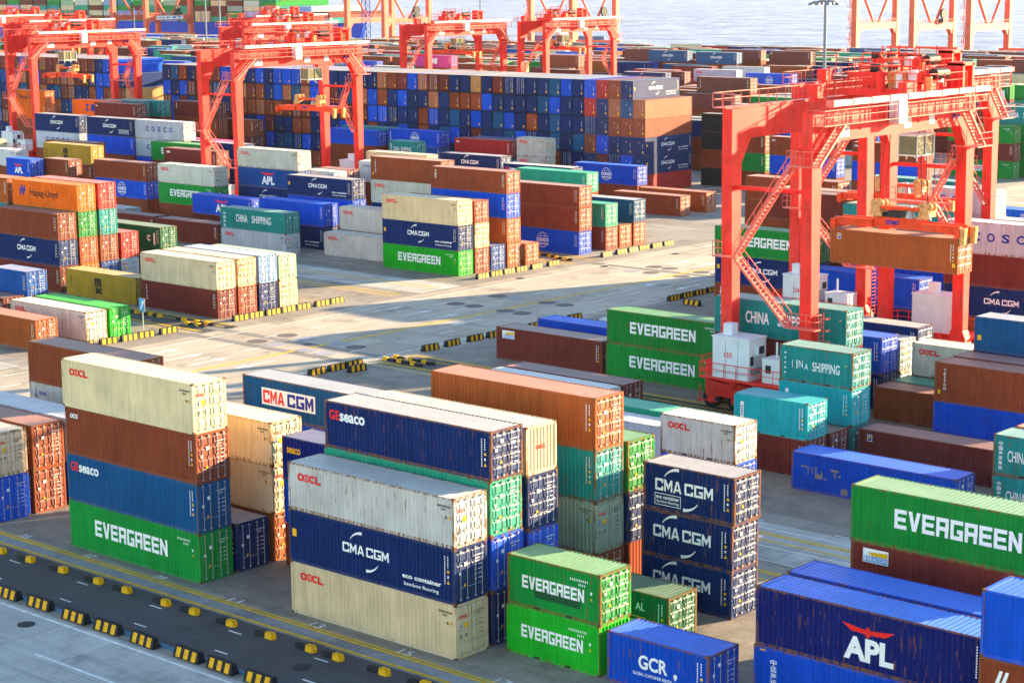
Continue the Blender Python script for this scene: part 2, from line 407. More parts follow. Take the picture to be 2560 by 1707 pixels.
def d_cmared(d, L, h):
    d.rect(1.85, 6.9, h*.33, h*.33 + 1.12, 'white'); d.block('CMA', 1.98, 4.0, h*.33 + .14, h*.33 + .98, 'red', .28, .12, .22); d.block('CGM', 4.3, 6.75, h*.33 + .14, h*.33 + .98, 'blue', .28, .12, .22); marks(d, L, h)
def d_ge(d, L, h):
    d.text('GE', .36, 1.15, h - 1.0, h - .46, 'red', .025); d.text('seaco', 1.18, 3.1, h - 1.02, h - .56, 'white', .03); marks(d, L, h)
def d_seaco(d, L, h): d.text('seaco', .40, 1.55, h - .95, h - .60, 'yellow', .025); marks(d, L, h)
def d_ocg(d, L, h): d.text('OCG', .45, 1.2, h - .66, h - .38, 'white', .05, .06); marks(d, L, h)
def globe(d, cx, cz, r, m='white'):
    d.arc(cx, cz, r, r, 0, 360, .05, .05, m, 24); d.arc(cx, cz, r*.45, r, 0, 360, .045, .045, m, 24)
    for q in (-.5, .5): d.rect(cx - r*.85, cx + r*.85, cz + q*r - .02, cz + q*r + .025, m)
    d.text('COSCO', cx - r*1.05, cx + r*1.05, cz - r*.22, cz + r*.26, m, .05); d.text('SHIPPING', cx - r*.98, cx + r*.98, cz - r*.66, cz - r*.40, m, .03)
def d_coscog(d, L, h): globe(d, L*.52, h*.5, .95); marks(d, L, h); d.rtext('中远海运集运', .62, h*.25, h*.85, .26)
def d_cosco(d, L, h):
    for k, c in enumerate('COSCO'): d.text(c, L*.23 + k*1.45, L*.23 + k*1.45 + .78, h*.40, h*.40 + .80, 'blue', .03)
    d.rtext('COSCO', L - .35, h*.55, h*.85, .12, 'blue')
def d_coscos(d, L, h):
    d.arc(.75, h - .8, .2, .3, 180, 360, .06, .06, 'blue'); d.rect(.72, .78, h - 1.0, h - .45, 'blue'); d.text('中远 COSCO', 1.15, 2.05, h - .86, h - .56, 'blue', .04)
    d.text('COSCO', 2.8, 9.4, h*.16, h*.16 + 1.0, 'blue', .05)
def d_coscov(d, L, h):
    for k, ch in enumerate('中远海运集运'): d.text(ch, .95, 1.3, h - .85 - k*.33, h - .55 - k*.33, 'white', .02)
    globe(d, L*.52, h*.36, .95); d.rect(.35, .7, h - .22, h - .15, 'yellow')
def d_chs(d, L, h):
    if L > 7:
        d.text('CHINA', 3.0, 5.2, h*.36, h*.36 + .95, 'white', .02); d.text('SHIPPING', 6.0, 9.6, h*.36, h*.36 + .95, 'white', .02)
        for k, ch in enumerate('中国海运'): d.text(ch, .6, 1.0, h - .95 - k*.5, h - .58 - k*.5, 'white', .02)
    else:
        d.text('CHINA', 1.0, 2.35, h*.36, h*.36 + .72, 'white', .01); d.text('SHIPPING', 2.75, 5.05, h*.36, h*.36 + .72, 'white', .01)
        for k, ch in enumerate('中国海运集运'): d.text(ch, .38, .66, h - .68 - k*.31, h - .42 - k*.31, 'white', .02)
    d.tri(L - .62, h*.70, .16)
def d_chsw(d, L, h):
    """worn lettering: letters partly flaked off"""
    d.text('(', 1.05, 1.16, h*.38, h*.38 + .62, 'white', .0); d.text('I', 1.42, 1.50, h*.38, h*.38 + .62, 'white', .0); d.text('N', 1.62, 1.95, h*.38 + .1, h*.38 + .62, 'white', .0); d.text('A', 2.1, 2.40, h*.38, h*.38 + .45, 'white', .0)
    d.text('SH', 2.75, 3.35, h*.36, h*.36 + .68, 'white', .01); d.text('IPPING', 3.45, 5.0, h*.36, h*.36 + .68, 'white', .01)
    for k in range(5): d.rect(.42, .56, h - .6 - k*.36, h - .5 - k*.36, 'white')
    d.tri(L - .62, h*.62, .16)
def eagle(d, cx, z, w, m='red'):
    d.poly([(cx - w, z + .40), (cx - w*.08, z + .22), (cx - w*.08, z + .02), (cx - w*.62, z + .06)], m)
    d.poly([(cx + w*.08, z + .22), (cx + w, z + .36), (cx + w*.62, z + .04), (cx + w*.08, z + .02)], m)
    d.poly([(cx - w*.08, z + .26), (cx, z + .42), (cx + w*.08, z + .26), (cx + w*.1, z), (cx, z - .16), (cx - w*.1, z)], m)
def d_apl(d, L, h):
    cx = L*.5; k = 1.0 if L > 7 else .8
    d.text('APL', cx - 1.25*k, cx + 1.35*k, h*.16, h*.16 + 1.12*k, 'white', .045, .0); eagle(d, cx, h*.16 + 1.30*k, 1.4*k); marks(d, L, h)
def d_hapag(d, L, h):
    cx = 1.9
    for q in (0, .55):
        d.poly([(cx + q - .45, h*.42), (cx + q - .2, h*.42), (cx + q + .1, h*.80), (cx + q - .12, h*.80)], 'blue'); d.poly([(cx + q - .55, h*.55), (cx + q - .2, h*.64), (cx + q - .42, h*.72)], 'blue')
    d.poly([(cx - .1, h*.52), (cx + .75, h*.60), (cx + .75, h*.68), (cx - .1, h*.60)], 'blue')
    d.text('Hapag-Lloyd', 3.4, 8.6, h*.34, h*.34 + 1.0, 'black', .015)
def d_msc(d, L, h):
    d.text('m', L*.42, L*.42 + 1.15, h*.50, h*.50 + .85, 'black', .07); d.rect(L*.40, L*.40 + 1.5, h*.455, h*.455 + .06, 'black'); d.text('sc', L*.43, L*.43 + 1.05, h*.20, h*.20 + .66, 'black', .07)
    d.rtext('MSC', .9, h*.3, h*.75, .14, 'black'); marks(d, L, h, True)
def d_gcr(d, L, h):
    d.text('GCR', L*.315, L*.315 + 1.75, h*.42, h*.42 + .72, 'white', .03); d.text('GLOBAL CONTAINER RENTAL', L*.26, L*.26 + 2.4, h*.29, h*.29 + .16, 'white', .01)
    d.poly([(L*.66, h*.44), (L*.68, h*.36), (L*.70, h*.44), (L*.69, h*.49), (L*.67, h*.49)], 'white'); marks(d, L, h)
def d_dal(d, L, h):
    d.text('AL', 3.9, 4.5, h*.62, h*.62 + .40, 'white', .01); d.rect(.9, 4.55, h*.47, h*.47 + .05, 'yellow'); d.text('DAL', 3.6, 4.5, h*.27, h*.27 + .36, 'white', .0); marks(d, L, h)
def d_beacon(d, L, h):
    x, z = .72, h - .98
    d.rect(x, x + 1.45, z, z + .72, 'white'); d.rect(x + .04, x + 1.41, z + .04, z + .34, 'skyb'); d.poly([(x + .25, z + .52), (x + 1.41, z + .62), (x + 1.41, z + .36), (x + .5, z + .36)], 'yellow')
    d.poly([(x + .08, z + .08), (x + .20, z + .08), (x + .16, z + .62), (x + .12, z + .62)], 'white'); d.text('BEACON', x + .26, x + 1.38, z + .09, z + .30, 'white', .02); marks(d, L, h)
def d_triton(d, L, h): d.vtext('TRITON', .85, h - .45, .21, .27, 'white', .02); d.rect(.3, .52, .55, .85, 'yellow'); marks(d, L, h)
def d_tex(d, L, h): d.vtext('TEX', .8, h - .4, .3, .36, 'white', .03); marks(d, L, h)
def d_sq(d, L, h): d.rect(.7, 1.1, h - .82, h - .34, 'white'); d.rect(.74, 1.06, h - .78, h - .38, 'blue'); d.poly([(.80, h - .70), (.98, h - .56), (1.02, h - .44), (.82, h - .44)], 'yellow'); marks(d, L, h); d.rect(L - .5, L - .2, .55, .9, 'yellow')
def d_cai(d, L, h): d.text('CAI', .42, .98, h - .72, h - .44, 'white', .06); marks(d, L, h)
def d_u(d, L, h): d.poly([(.75,h-1.05),(.92,h-1.05),(1.1,h-.45),(.95,h-.45)], 'white'); d.poly([(1.02,h-1.05),(1.2,h-1.05),(1.38,h-.45),(1.23,h-.45)], 'white'); marks(d, L, h)
def d_z(d, L, h):
    for k, ch in enumerate('ZIM'): d.text(ch, L*.33 + k*1.7, L*.33 + k*1.7 + 1.1, h*.3, h*.3 + 1.3, 'blue', .06)
    for k in range(5): d.rect(.55, .75, h*.75 - k*.3, h*.75 + .18 - k*.3, 'dk')
def d_one(d, L, h): d.text('ONE', L*.42, L*.62, h*.28, h*.28 + 1.35, 'white', .06); marks(d, L, h)
def d_c(d, L, h): d.text('C', L*.80, L*.80 + .6, h*.42, h*.42 + .7, 'white', .05); d.rect(L - 1.25, L - 1.0, h*.28, h*.75, 'lettering' if 0 else 'white'); marks(d, L, h)
def d_bluec(d, L, h): d.text('C', L*.55, L*.55 + 1.0, h*.26, h*.26 + 1.0, 'blue', .05); d.text('TIANJIN' if 0 else 'COSCO', 1.1, 2.3, h - .8, h - .5, 'blue', .03); d.arc(.75, h - .62, .2, .2, 180, 360, .06, .06, 'blue')
def d_whc(d, L, h): d.text('C', L*.36, L*.36 + 1.0, h*.32, h*.32 + 1.0, 'white', .05); d.rect(.28, .60, .8, 1.2, 'yellow'); marks(d, L, h)
def d_tagv(d, L, h): d.rect(.55, .82, h - 1.75, h - .55, 'white'); [d.rect(.62, .76 - .03*(k % 2), h - .92 - k*.15, h - .83 - k*.15, 'black') for k in range(5)]; marks(d, L, h)
def d_scrap(d, L, h):
    """faded letters: pale patches left behind"""
    for x0, x1, z0, z1 in ((.75,1.35,1.62,1.72),(1.25,1.35,1.2,1.62),(1.58,1.66,1.3,1.75),(1.85,1.95,.98,1.75),(1.95,2.35,.98,1.3),(2.3,2.42,1.05,1.52),(2.5,2.75,1.0,1.1),(3.05,3.65,1.62,1.78),(3.3,3.42,1.2,1.62),(3.62,3.8,1.3,1.45)):
        d.rect(x0, x1, z0, z1, 'grey')
    d.rect(3.85, 4.35, .2, .6, 'cream' if 0 else 'grey')
def d_lbl(d, L, h): d.rect(.7, 1.5, h - .72, h - .44, 'white'); d.rect(.78, 1.2, h - .62, h - .5, 'yellow'); marks(d, L, h)
def d_nbc(d, L, h): d.text('SEACO', .7, 2.0, h - .85, h - .5, 'yellow', .05); marks(d, L, h)
def d_pl(d, L, h): marks(d, L, h)
def d_pld(d, L, h): marks(d, L, h, True)
DEC = {k[2:]: v for k, v in globals().items() if k.startswith('d_')}
DDESC = {'oocl':'small red lettering','evg':'white block lettering','evgp':'a dark repaint patch','cma':'white swoosh logo','cmaeco':'swoosh logo and slogan','cmabox':'swoosh logo and boxed slogan',
 'cmared':'a white lettering panel','ge':'red-and-white corner lettering','seaco':'small yellow lettering','ocg':'small slanted white lettering','coscog':'a white globe logo','cosco':'wide-spaced navy letters',
 'coscos':'small navy logo','coscov':'vertical white characters','chs':'tall white lettering','chsw':'flaking white lettering','apl':'a red eagle logo','hapag':'dark lettering and blue logo','msc':'black stacked letters',
 'gcr':'white three-letter logo','dal':'a thin yellow stripe','beacon':'a lighthouse sign','triton':'vertical white lettering','tex':'vertical white letters','sq':'a small square badge','cai':'tiny white corner letters','u':'two slanted white strokes',
 'z':'big navy letters','one':'big white letters','c':'one white letter','bluec':'one navy letter','whc':'one big white letter','tagv':'a white vertical tag','scrap':'half-peeled pale letters','lbl':'a small yellow-white label','nbc':'yellow corner lettering'}
def dec_mesh(key, L, h):
    def mk():
        d = Dec(); DEC[key](d, L, h); return d.mesh('lettering')
    return cached(('dec', key, L, h), mk)
def door_dec(kind, h):
    def mk():
        d = Dec(); r = random.Random(hash(kind) % 99 if False else {'oocl':1,'dk':2}.get(kind, 3)); c = 'dk' if kind in ('oocl', 'dk') else 'white'
        if kind == 'oocl':
            d.text('OOCL', .22, .82, h - .78, h - .60, 'red', .05); d.rect(.28, .42, h - 1.25, h - 1.12, 'skyb'); d.rect(.62, .88, h - 1.30, h - 1.02, 'yellow'); d.rect(.28, .5, h - 1.85, h - 1.6, 'grey'); d.rect(.68, .84, h - 1.8, h - 1.6, 'grey')
        for k in range(9): d.rect(1.42 + k*.08, 1.46 + k*.08, h - .64, h - .57, c)
        for k in range(4): d.rect(1.55 + k*.08, 1.59 + k*.08, h - .80, h - .73, c)
        for k in range(4): d.rect(1.46, 1.60, h - 1.12 - k*.24, h - 1.08 - k*.24, c); d.rect(1.74, 1.98, h - 1.12 - k*.24, h - 1.085 - k*.24, c)
        if kind != 'oocl': d.tri(.62, .85, .2); d.rect(.3, .46, 1.5, 1.66, 'white'); d.rect(.7, .9, 1.9, 2.1, c)
        me = bpy.data.meshes.new('door_markings'); me.from_pydata([(w, u, v) for u, v, w in d.v], [], d.f)
        for q in LM: me.materials.append(M[q])
        me.polygons.foreach_set('material_index', d.m); me.update(); return me
    return cached(('dd', kind, h), mk)

# ------------------------------------------------------------------ containers
STUFF = []           # (x,y,z,L,W,h,colour) boxes of the far and hidden containers
LABELS = {}
NCONT = [0]
def vary(c, r, a=.18):
    k = 1 + r.uniform(-a, a); return tuple(min(.9, q*k*(1 + r.uniform(-.05, .05))) for q in c)
rc = random.Random(11)
DUSTY = {'bl': .06, 'cr': .35, 'nv': .62, 'n2': .5, 'mb': .35, 'cy': .05, 'gr': .25, 'gt': .08, 'bg': .1, 'pn': .3, 'ow': .45, 'pk': .1, 'hl': .1}
GROUP = 'shipping containers stacked on the terminal'
def container(x, y, z, L, h, col, dec, label, front=False, small=False, wear=None, rot=0):
    c = (*vary(PAL[col], rc, .12), 1); wear = rc.uniform(.15, .75) if wear is None else wear
    NCONT[0] += 1
    if len(label.replace('-', ' ').split()) > 16: print('LONG', label)
    LABELS.setdefault(label, 0); LABELS[label] += 1
    def set_(o): o.color = c; o['wear'] = wear; o['dusty'] = DUSTY.get(col, .28)*rc.uniform(.7, 1.3); return o
    if small:
        o = bpy.data.objects.new('shipping_container', cached(('j', L, h, front), lambda: joined_mesh(L, h, front)))
        o.location = (x, y, z); o.rotation_euler = (0, 0, rot); link(o); set_(o); tag(o, label, 'container', GROUP)
        root = o
    else:
        root = empty('shipping_container', (x, y, z), rot); tag(root, label, 'container', GROUP)
        set_(link(bpy.data.objects.new('body', cached(('b', L, h, front), lambda: body_mesh(L, h, front))), root))
        set_(link(bpy.data.objects.new('roof', cached(('r', L, h), lambda: roof_mesh(L, h))), root)).color = (.003, .12, .68, 1) if col == 'bl' else c  # blue roofs get a brighter blue: sky reflection put into the colour
        if not front:
            w = (W - .26)/2
            for q in (0, 1):
                d = set_(link(bpy.data.objects.new('door', cached(('d', h), lambda: door_mesh(h))), root))
                d.location = (L - DX, .13 if q == 0 else W - .13, .19); 
                if q: d.scale = (1, -1, 1)
                for yy in (.29, .79):
                    b = link(bpy.data.objects.new('locking_bar', cached(('lb', h), lambda: bar_mesh(h))), d); b.location = (0, yy, 0)
            k = 'oocl' if dec == 'oocl' else ('dk' if col in ('cr','ow','gy','wh') else 'wt')
            o = link(bpy.data.objects.new('door_markings', door_dec(k, h)), root); o.location = (L + .012, 0, 0)
        elif dec == 'oocl':
            d = cached(('fe', h), lambda: (lambda q: (q.text('OOCL', .75, 1.55, h - 1.3, h - 1.05, 'red', .05), q)[1])(Dec()))
            me = cached(('fem', h), lambda: None)
            me = bpy.data.meshes.new('end_lettering'); me.from_pydata([(w, u, v) for u, v, w in d.v], [], d.f)
            for q in LM: me.materials.append(M[q])
            me.polygons.foreach_set('material_index', d.m)
            o = link(bpy.data.objects.new('end_lettering', me), root); o.location = (L + .006, 0, 0)
    if dec:
        o = link(bpy.data.objects.new('lettering', dec_mesh(dec, L, h)), root); o.location = (0, -.007 + .0, 0)
        if not small: o.location = (0, .006, 0)
    return root
TW = {1: ['']}
def tier_word(i, n):
    if i == n - 1: return 'top one'
    if i == 0: return 'bottom one'
    return {1: 'second up', 2: 'third up', 3: 'fourth up'}[i]
def STK(x, y, loc, spec, small=False, z0=0.0):
    """spec: tiers from the ground up, e.g. '40H cr oocl; *40H br' (* = hidden, goes to the far mass; F = closed front end shows)"""
    tiers = [q.split() for q in spec.split(';')]; z = z0; n = len(tiers)
    for i, q in enumerate(tiers):
        k = q[0]; hid = k.startswith('*'); k = k.lstrip('*'); L = {'40': 12.192, '20': 6.058, '45': 13.716}[k[:2]]; h = H if k[2] == 'H' else S
        front = 'F' in k[3:]; col = q[1]; dec = q[2] if len(q) > 2 else None
        jx = 0 if hid else rc.uniform(-.05, .05); jy = rc.uniform(-.025, .025)
        if hid: STUFF.append((x, y, z, L, W, h, vary(PAL[col], rc)))
        else:
            ds = (' with ' + DDESC[dec]) if dec in DDESC else ''
            ft = ' short' if L < 7 else ''
            if n == 1: lb = f"{CN[col]}{ft} container{ds}, single, {loc}"
            else: lb = f"{CN[col]}{ft} container{ds}, {tier_word(i, n)} {loc}"
            wear = .95 if 'w' in k[3:] else (.1 if 'n' in k[3:] else None)
            dd = dec or ('pld' if col in ('cr','ow','gy','wh') else 'pl')
            container(x + jx, y + jy, z, L, h, col, dd, lb, front, small, wear)
        z += h + .004
    return z
# ---- near block
STK(-32,0,'at the left edge, nearest row','40H bl; 40H cr oocl')
STK(-32,2.81,'at the left edge, behind the cream doors','40H br; 40H br tex')
STK(-32,5.62,'at left edge, third row back','*40H bl; 40H wh')
STK(-32,11.24,'behind the front-left four-high stack','*40H mr; 40H ow coscos; 40H br')
STK(-12.2,0,'at front left, four high','40Hn gr evg; 40H n2 ge; 40H br ocg; 40Hn cr oocl')
STK(-12.2,2.81,'tucked behind the front-left four-high stack','40H nv')
STK(-12.2,5.62,'behind the low navy container','40Hw or; 40H cr oocl; 40S cr oocl')
STK(-12.2,14.05,'behind the beige pair','*40H mb; 40H bl; 40Sw n2 cmared')
STK(.99,5.62,'left of the centre-front stack','*20S br; *20S bl; 20S pn seaco')
STK(7.59,0,'at the centre front','40Hn cr oocl; 40Hn nv cmaeco; 40Sw ow oocl')
STK(7.59,2.81,'second row at centre front','40H nv; 40H bl coscog; 40H gt; 40Sw nv ge')
STK(7.59,5.62,'third row at centre front','*40S br; 40H bl coscog; 40H nv; 40SF cr oocl')
STK(7.59,11.24,'fifth row at centre','40H br; 40H gg oocl; 40Hw tl; 40H or')
STK(7.59,14.05,'sixth row behind the tall orange container','*40H br; 40H nv; 40Hw gr evg')
STK(20.79,2.81,'in the front centre-right pair','20SF bg evg; 20Sw gr evgp')
STK(20.79,8.43,'behind the green front pair','20Sw dg dal')
STK(20.79,14.05,'of three navy short ones','20S nv cma; 20Sw nv cma; 20Sw nv cmabox')
STK(27.39,2.7,'bottom edge beside green pair','20Sw bl gcr')
STK(33.99,5.62,'in bottom right corner','40S bl coscov; 40Hw pn apl')
for o in COL.objects:
    if o.name.startswith('roof') and o.parent and 'eagle' in o.parent['label']: o.color = (.003,.15,.74,1); o['dusty'] = .1  # eagle container roof: reflected sky painted in as a still brighter blue
STK(33.99,8.43,'behind the eagle container','*40S br; 40H bl')
STK(33.99,14.05,'at right, behind the blue roofs','*40H nv; 40H mr beacon; 40H gr evg')
STK(47.19,2.81,'at the right bottom edge','*40H br; 40H br u; 40H bl')
# ---- second block
STK(7.5,33.33,'behind the three navy short ones','20S bl; 20Sw ow oocl')
STK(-5.6,38.95,'left of the short cream pair','40S wh')
STK(-5.6,41.76,'with only its roof showing, centre','40H gt')
STK(-18.8,44.57,'with pale roof behind the tall orange container','40H wh')
STK(-18.8,47.38,'near the green lettered pair','40H mr')
STK(7.5,41.76,'left of the long blue container','20S mr; 20Sn cy tagv')
STK(7.5,44.57,'right of the cyan one','20S mr')
STK(7.5,47.38,'beside the red gantry bogie','20S tl; 20Sn cy tagv; 20Sw tl chsw')
STK(14.2,38.95,'long, alone on the ground at right','40S bl scrap')
STK(14.2,47.38,'lying behind the long blue one','40S mr sq')
STK(27.39,41.76,'at the right picture edge','20Sw tl chs; 20Sw tl chs')
STK(27.39,44.57,'behind the teal right-edge pair','*20S br; 20S or')
# ---- second block across the road
STK(-79,41.76,'beside the road at left','40Hw ow oocl')
STK(-79,44.57,'next to the rusty cream one at left','40H bg evg')
STK(-79,36.14,'at left edge beside the road','40H or')
STK(-86.1,44.57,'at left edge behind the cream one','20S mr; 20S mb')
STK(-92.3,41.76,'at the left edge, lower','40H mr')
# ---- third block, near side of the road
STK(-31.4,60.4,'beside the road, left of the green pair','40H mr beacon')
STK(-18.7,60.4,'left of the numbered white cabinet','40H gr evg; 40Hw gr evg')
STK(-31.2,65.9,'behind the lighthouse-badge container','40H bl')
STK(-26.5,68.7,'behind the low blue roof','40H wh')
STK(-5.4,57.5,'between the red gantry legs','*40H br; *40H mr; 40H tl chs')
STK(7.6,60.3,'behind the teal short stack','20S br')
STK(14.4,57.4,'at right, third block','40H bl; 40H br triton')
STK(14.4,60.2,'behind the vertical-lettered one','*40H br; 40H mr')
STK(-5.6,63.1,'right of the front gantry leg','40H nv; 40H bl')
STK(-5.6,65.9,'right of the blue ribbed doors','40S gy; 40S gy oocl')
STK(-5.6,68.7,'under the hanging container','*40H br; 40H nv')
STK(7.6,63.1,'in front of the cream one','20S gt')
STK(7.6,65.9,'left of the tall slate stack','*20S br; 20S ow oocl')
STK(14.4,63.1,'at right edge, third block','*40H br; 40H nv; 40S n2 whc')
# ---- third block across the road
STK(-79.1,58,'beside the road sign bend','40H mr triton; 40H cr oocl')
STK(-79.1,60.8,'second beside the road bend','40H br; 40H cr oocl')
STK(-79.1,63.6,'third beside the road bend','40H nv; 40H lb')
STK(-79.1,66.4,'fourth beside the road bend','40H cr oocl; 40S pg')
STK(-92.3,58,'on the ground left of the cream pair','40H ms msc')
STK(-105.5,58,'at left, front row','40H mr; 40H nv cma; 40H br')
STK(-105.5,60.8,'under and with the orange top','40H hl; 40H or; 40H gr; 40H hl hapag')
STK(-105.5,63.6,'right behind the orange tower','40H mb; 40H br; 40H tl; 40H rd')
STK(-105.5,66.4,'beside the tower, two high','40H gy oocl; 40H rd')
STK(-105.5,72,'left of the teal lettered one','*40H mr; 40H dg c')
STK(-118.7,60.8,'at far left edge behind the tower','*40H br; *40H br; 40H tl; 40H or')
# ---- fourth block across the road
STK(-79.1,93.7,'at the road crossing','40Hn bg evg; 40Hn nv cmaeco; 40Hn cr oocl')
STK(-79.1,96.5,'second row at the road crossing','40H br; 40H cr oocl; 40S br')
STK(-79.1,99.3,'low behind the crossing stack','40H mb')
STK(-79.1,102.1,'tallest at the crossing','40H or; 40H or; 40H bl; 40S br tex')
STK(-72.6,104.9,'with a blue plate on its doors','20S or')
STK(-79.1,115.4,'beyond the crossing, brown pair above','40H bl coscog; 40H br; 40S br')
STK(-79.1,120.6,'green over brown beyond the crossing','40H br; 40H gt')
STK(-79.1,123.4,'low between green and slate ones','40H or')
STK(-79.1,126.2,'last before the open ground','40H or; 40H n2')
STK(-92.2,153.9,'alone on the far ground, nearer','40H br',)
STK(-92.2,160,'alone on the far ground, farther','40H or')
STK(-92.3,104.9,'behind the tallest crossing stack','*40H br; 40H nv nbc; 40H ow oocl; 40H br triton')
STK(-92.3,99.3,'left of the crossing, upper cream','*40H br; 40H ow oocl')
STK(-92.3,96.5,'left of the crossing stack','40H ow oocl')
STK(-107.3,99.3,'behind the teal lettered one','40H nv cmaeco; 40H bl')
STK(-107.8,93.2,'left of the dark lane','40S gy oocl; 40Sn tl chs')
STK(-107.5,104.5,'above the bright blue roof','*40H br; 40H bl; 40S nv cmaeco')
STK(-122.8,101,'left of the teal lettered one','40S mr; 40S bl apl')
STK(-120.4,93,'low brown, left of grey pair','40H mr')
STK(-133.8,93.4,'lowest, behind the dark green one','40H mr')
STK(-121.7,108.3,'right of the left gantry leg','*40H br; 40H nv cma; 40S mb apl; 40S ow oocl')
STK(-134.4,104.5,'left of the left gantry leg','*40H br; 40H gr evg; 40S ow oocl')
STK(-152.3,107,'behind the orange tower','*40S br; 40S bl coscog; 40S br')
STK(-146,98.5,'with low roof behind the orange tower','40S gy')
STK(-174.6,114,'under and with the yellow box','*40H br; 40H br; 40H ms msc')
STK(-178.6,117.4,'behind the yellow box','*40H br; 40H mr; 40H br')
STK(-165.7,101,'at left, eagle pair','*20S br; *20S br; 20S bl apl')
STK(-160.3,103.8,'beside the short eagle one','*20S br; *20S br; 20S br')
STK(-151.1,119,'left behind the gantry leg','*40H br; 40H mr; 40H mr lbl')
STK(-182.1,128,'framed by the left gantries','*40H br; *40H br; 40H bl; 40H nv cmabox')
STK(-169.8,128.3,'right of the boxed-slogan one','*40H br; 40H bl; 40H gy cosco; 40H gy cosco')
STK(-196.4,128,'left of the boxed-slogan one','*40H br; *40H br; 40H gy cosco; 40H nv cma')
STK(-157.3,129.5,'behind the left gantry leg','*40H nv; 40H nv cma; 40H nv cma')
STK(-164.2,132,'magenta behind the green roof','*40H br; *40H br; 40H pk')
STK(-162,125.3,'green roof by gantry leg','*40H br; *40H br; 40H gr evg')
STK(-111.6,121.5,'partly hidden behind brown one','*40H br; 40H br; 40H wh bluec')
STK(-113.2,112.6,'behind the left gantry foot','*20H br; *20S nv; 20S wh')
STK(-113.8,115.6,'brown by the gantry foot','*20H br; *20S nv; 20S mr')
STK(-121.6,132.8,'low pale roof in the middle','*40H br; *40H br; 40H cr')
STK(-118.3,145,'in front of the red one','*40S br; *40S br; 40S nv cma')
STK(-94.9,133,'white-roofed, right of the middle','*40H br; *40H br; 40S nv ge')
STK(-89,129,'beside the white-roofed navy one','*40H br; *40H br; 40S gt')
STK(-105.4,161,'before the long wall','*40H br; 40H bl coscog')
STK(-151.7,171-3.4,'before the long wall, middle','*40H br; 40H mb; 40S bl coscog')
STK(-164.5,165.6,'before the long wall, left','*40H br; *40S br; 40S bl cosco')
STK(-164.1,168.7,'behind the blue pair','*40H br; *40H br; 40S tl')
STK(-140,156,'in front of the globe-logo blue','*20S br; *20S br; 20S tl chs')
STK(-134.8,166,'before the long wall, red','*40S br; 40S nv; 40S rd cai')
STK(-134.0,169,'behind the red one','*40S br; *40S br; 40S mb')
STK(-119.6,164,'before the long wall, cream pair','*20H br; 20H ow oocl; 20H ow oocl')
STK(-198,167.5,'behind the left gantry stair','*40S br; 40H mr; 40H br')
STK(-211.9,151.9,'right of the orange boxes','*40H br; *40H br; *40H br; 40H mr cai')
STK(-222.5,154.7,'left, beside the brown one','*40H br; *40H br; 40H nv; 40H hl z')
STK(-218.2,157.6,'long teal behind brown','*40H br; *40H br; *40H br; 40H tl')
STK(-215.6,160.4,'second teal behind brown','*40H br; *40H br; *40H br; 40H tl')
STK(-203,163.2,'right of the teal ends','*40H br; *40H br; *40H br; 40H mr tex')
STK(-262,168,'at left before the far wall','*40H br; *40H br; 40H hl; 40H hl hapag')
STK(-191,112,'at the left picture edge, cream end','*20H br; *20H br; 20H cr oocl')
STK(-181,109,'short white at left','*20S br; *20S br; 20S wh')
# ---- fourth block, near side of the road
STK(-30.9,93.3,'left of the gantry, behind the road','40H br tex; 40Hn nv cmaeco; 40H gr evg')
STK(-3.6,90.9,'at the right edge, wide stack','*40H br; 40H nv cmaeco; 40H mr; 40H gy cosco')
STK(-17.8,96.4,'behind the hanging container','*40H nv; 40H bl; 40H mb; 40H tl')
STK(-18.2,90.9,'behind the white cabinet','40H nv; 40H bl')
STK(-31,101.8,'behind the gantry stair, lower','*40H br; *40H br; 40H br; 40H mr')
STK(-42.2,115,'behind the gantry stair, upper','*40H br; *40H br; 40H br; 40S br')
STK(-31,104.6,'seen by its roof beside stair','*40H br; *40H br; *40H br; 40H or')
STK(-29.5,120.3,'orange-roofed, behind gantry','*40H br; *40H br; *40H nv; 40H tl')
STK(-24.4,117,'right, by the gantry back leg','*40H br; *40H br; 40H gy cosco; 40S gy cosco')
STK(-24,123.4,'blue roofed, right','*40H br; *40H br; 40H bl')
STK(-12.0,115,'right edge, cream','*40H br; *40H br; 40H ow oocl')
STK(-102.6,190,'dark, right of the long wall','20H bk; 20H br; 20H bk; 20H bk')
STK(-95.6,189,'seen inside the gantry frame','*20H br; 20H gr; 20H br triton; 20H gr evg')
STK(-88,188,'inside the gantry frame, middle','*40H br; 40H bl; 40H br cai')
STK(-72.5,187,'inside the gantry frame, right','*40H br; 40H bl; 40H br cai')
STK(-78.6,227,'at the right edge, green pairs','40H gr evg; 40H mr; 40H gr evg')
STK(-73,231,'at right edge behind the green ones','*40H gr; *40H gr; *40H gr; 40H tl chs')
# ---- far rows towards the sea
def FAR(x, y, n, col, dec, loc, L='40', h='H', under='br'):
    STK(x, y, loc, '; '.join([f'*40H {under}']*(n - 1) + [f'{L}{h} {col}' + (f' {dec}' if dec else '')]), small=True)
FAR(-225,336,5,'n2','cma','in the last row before the sea')
FAR(-207,332,5,'n2','cma','right of its twin, last row')
FAR(-210,347,5,'mr','','in the last row, long brown')
FAR(-236,340,5,'mr','','left of two navy, last row')
FAR(-246,359,4,'rd','cai','in the far middle')
FAR(-256,372,4,'nv','','behind the far red one')
FAR(-222.6,347,4,'br','','in the far middle, right of red')
FAR(-219,362,4,'gy','cosco','far right of middle')
FAR(-216,356,4,'br','','behind the far grey one')
FAR(-231,300,5,'br','','left of the far right gantry')
FAR(-288,374,4,'bl','coscog','between the far gantry legs')
FAR(-262,306,4,'nv','cma','behind the wall, left of brown')
FAR(-231,296.6,4,'mr','','behind the wall roof')
FAR(-255,340,3,'mb','','behind the wall, right of brown',under='mb')
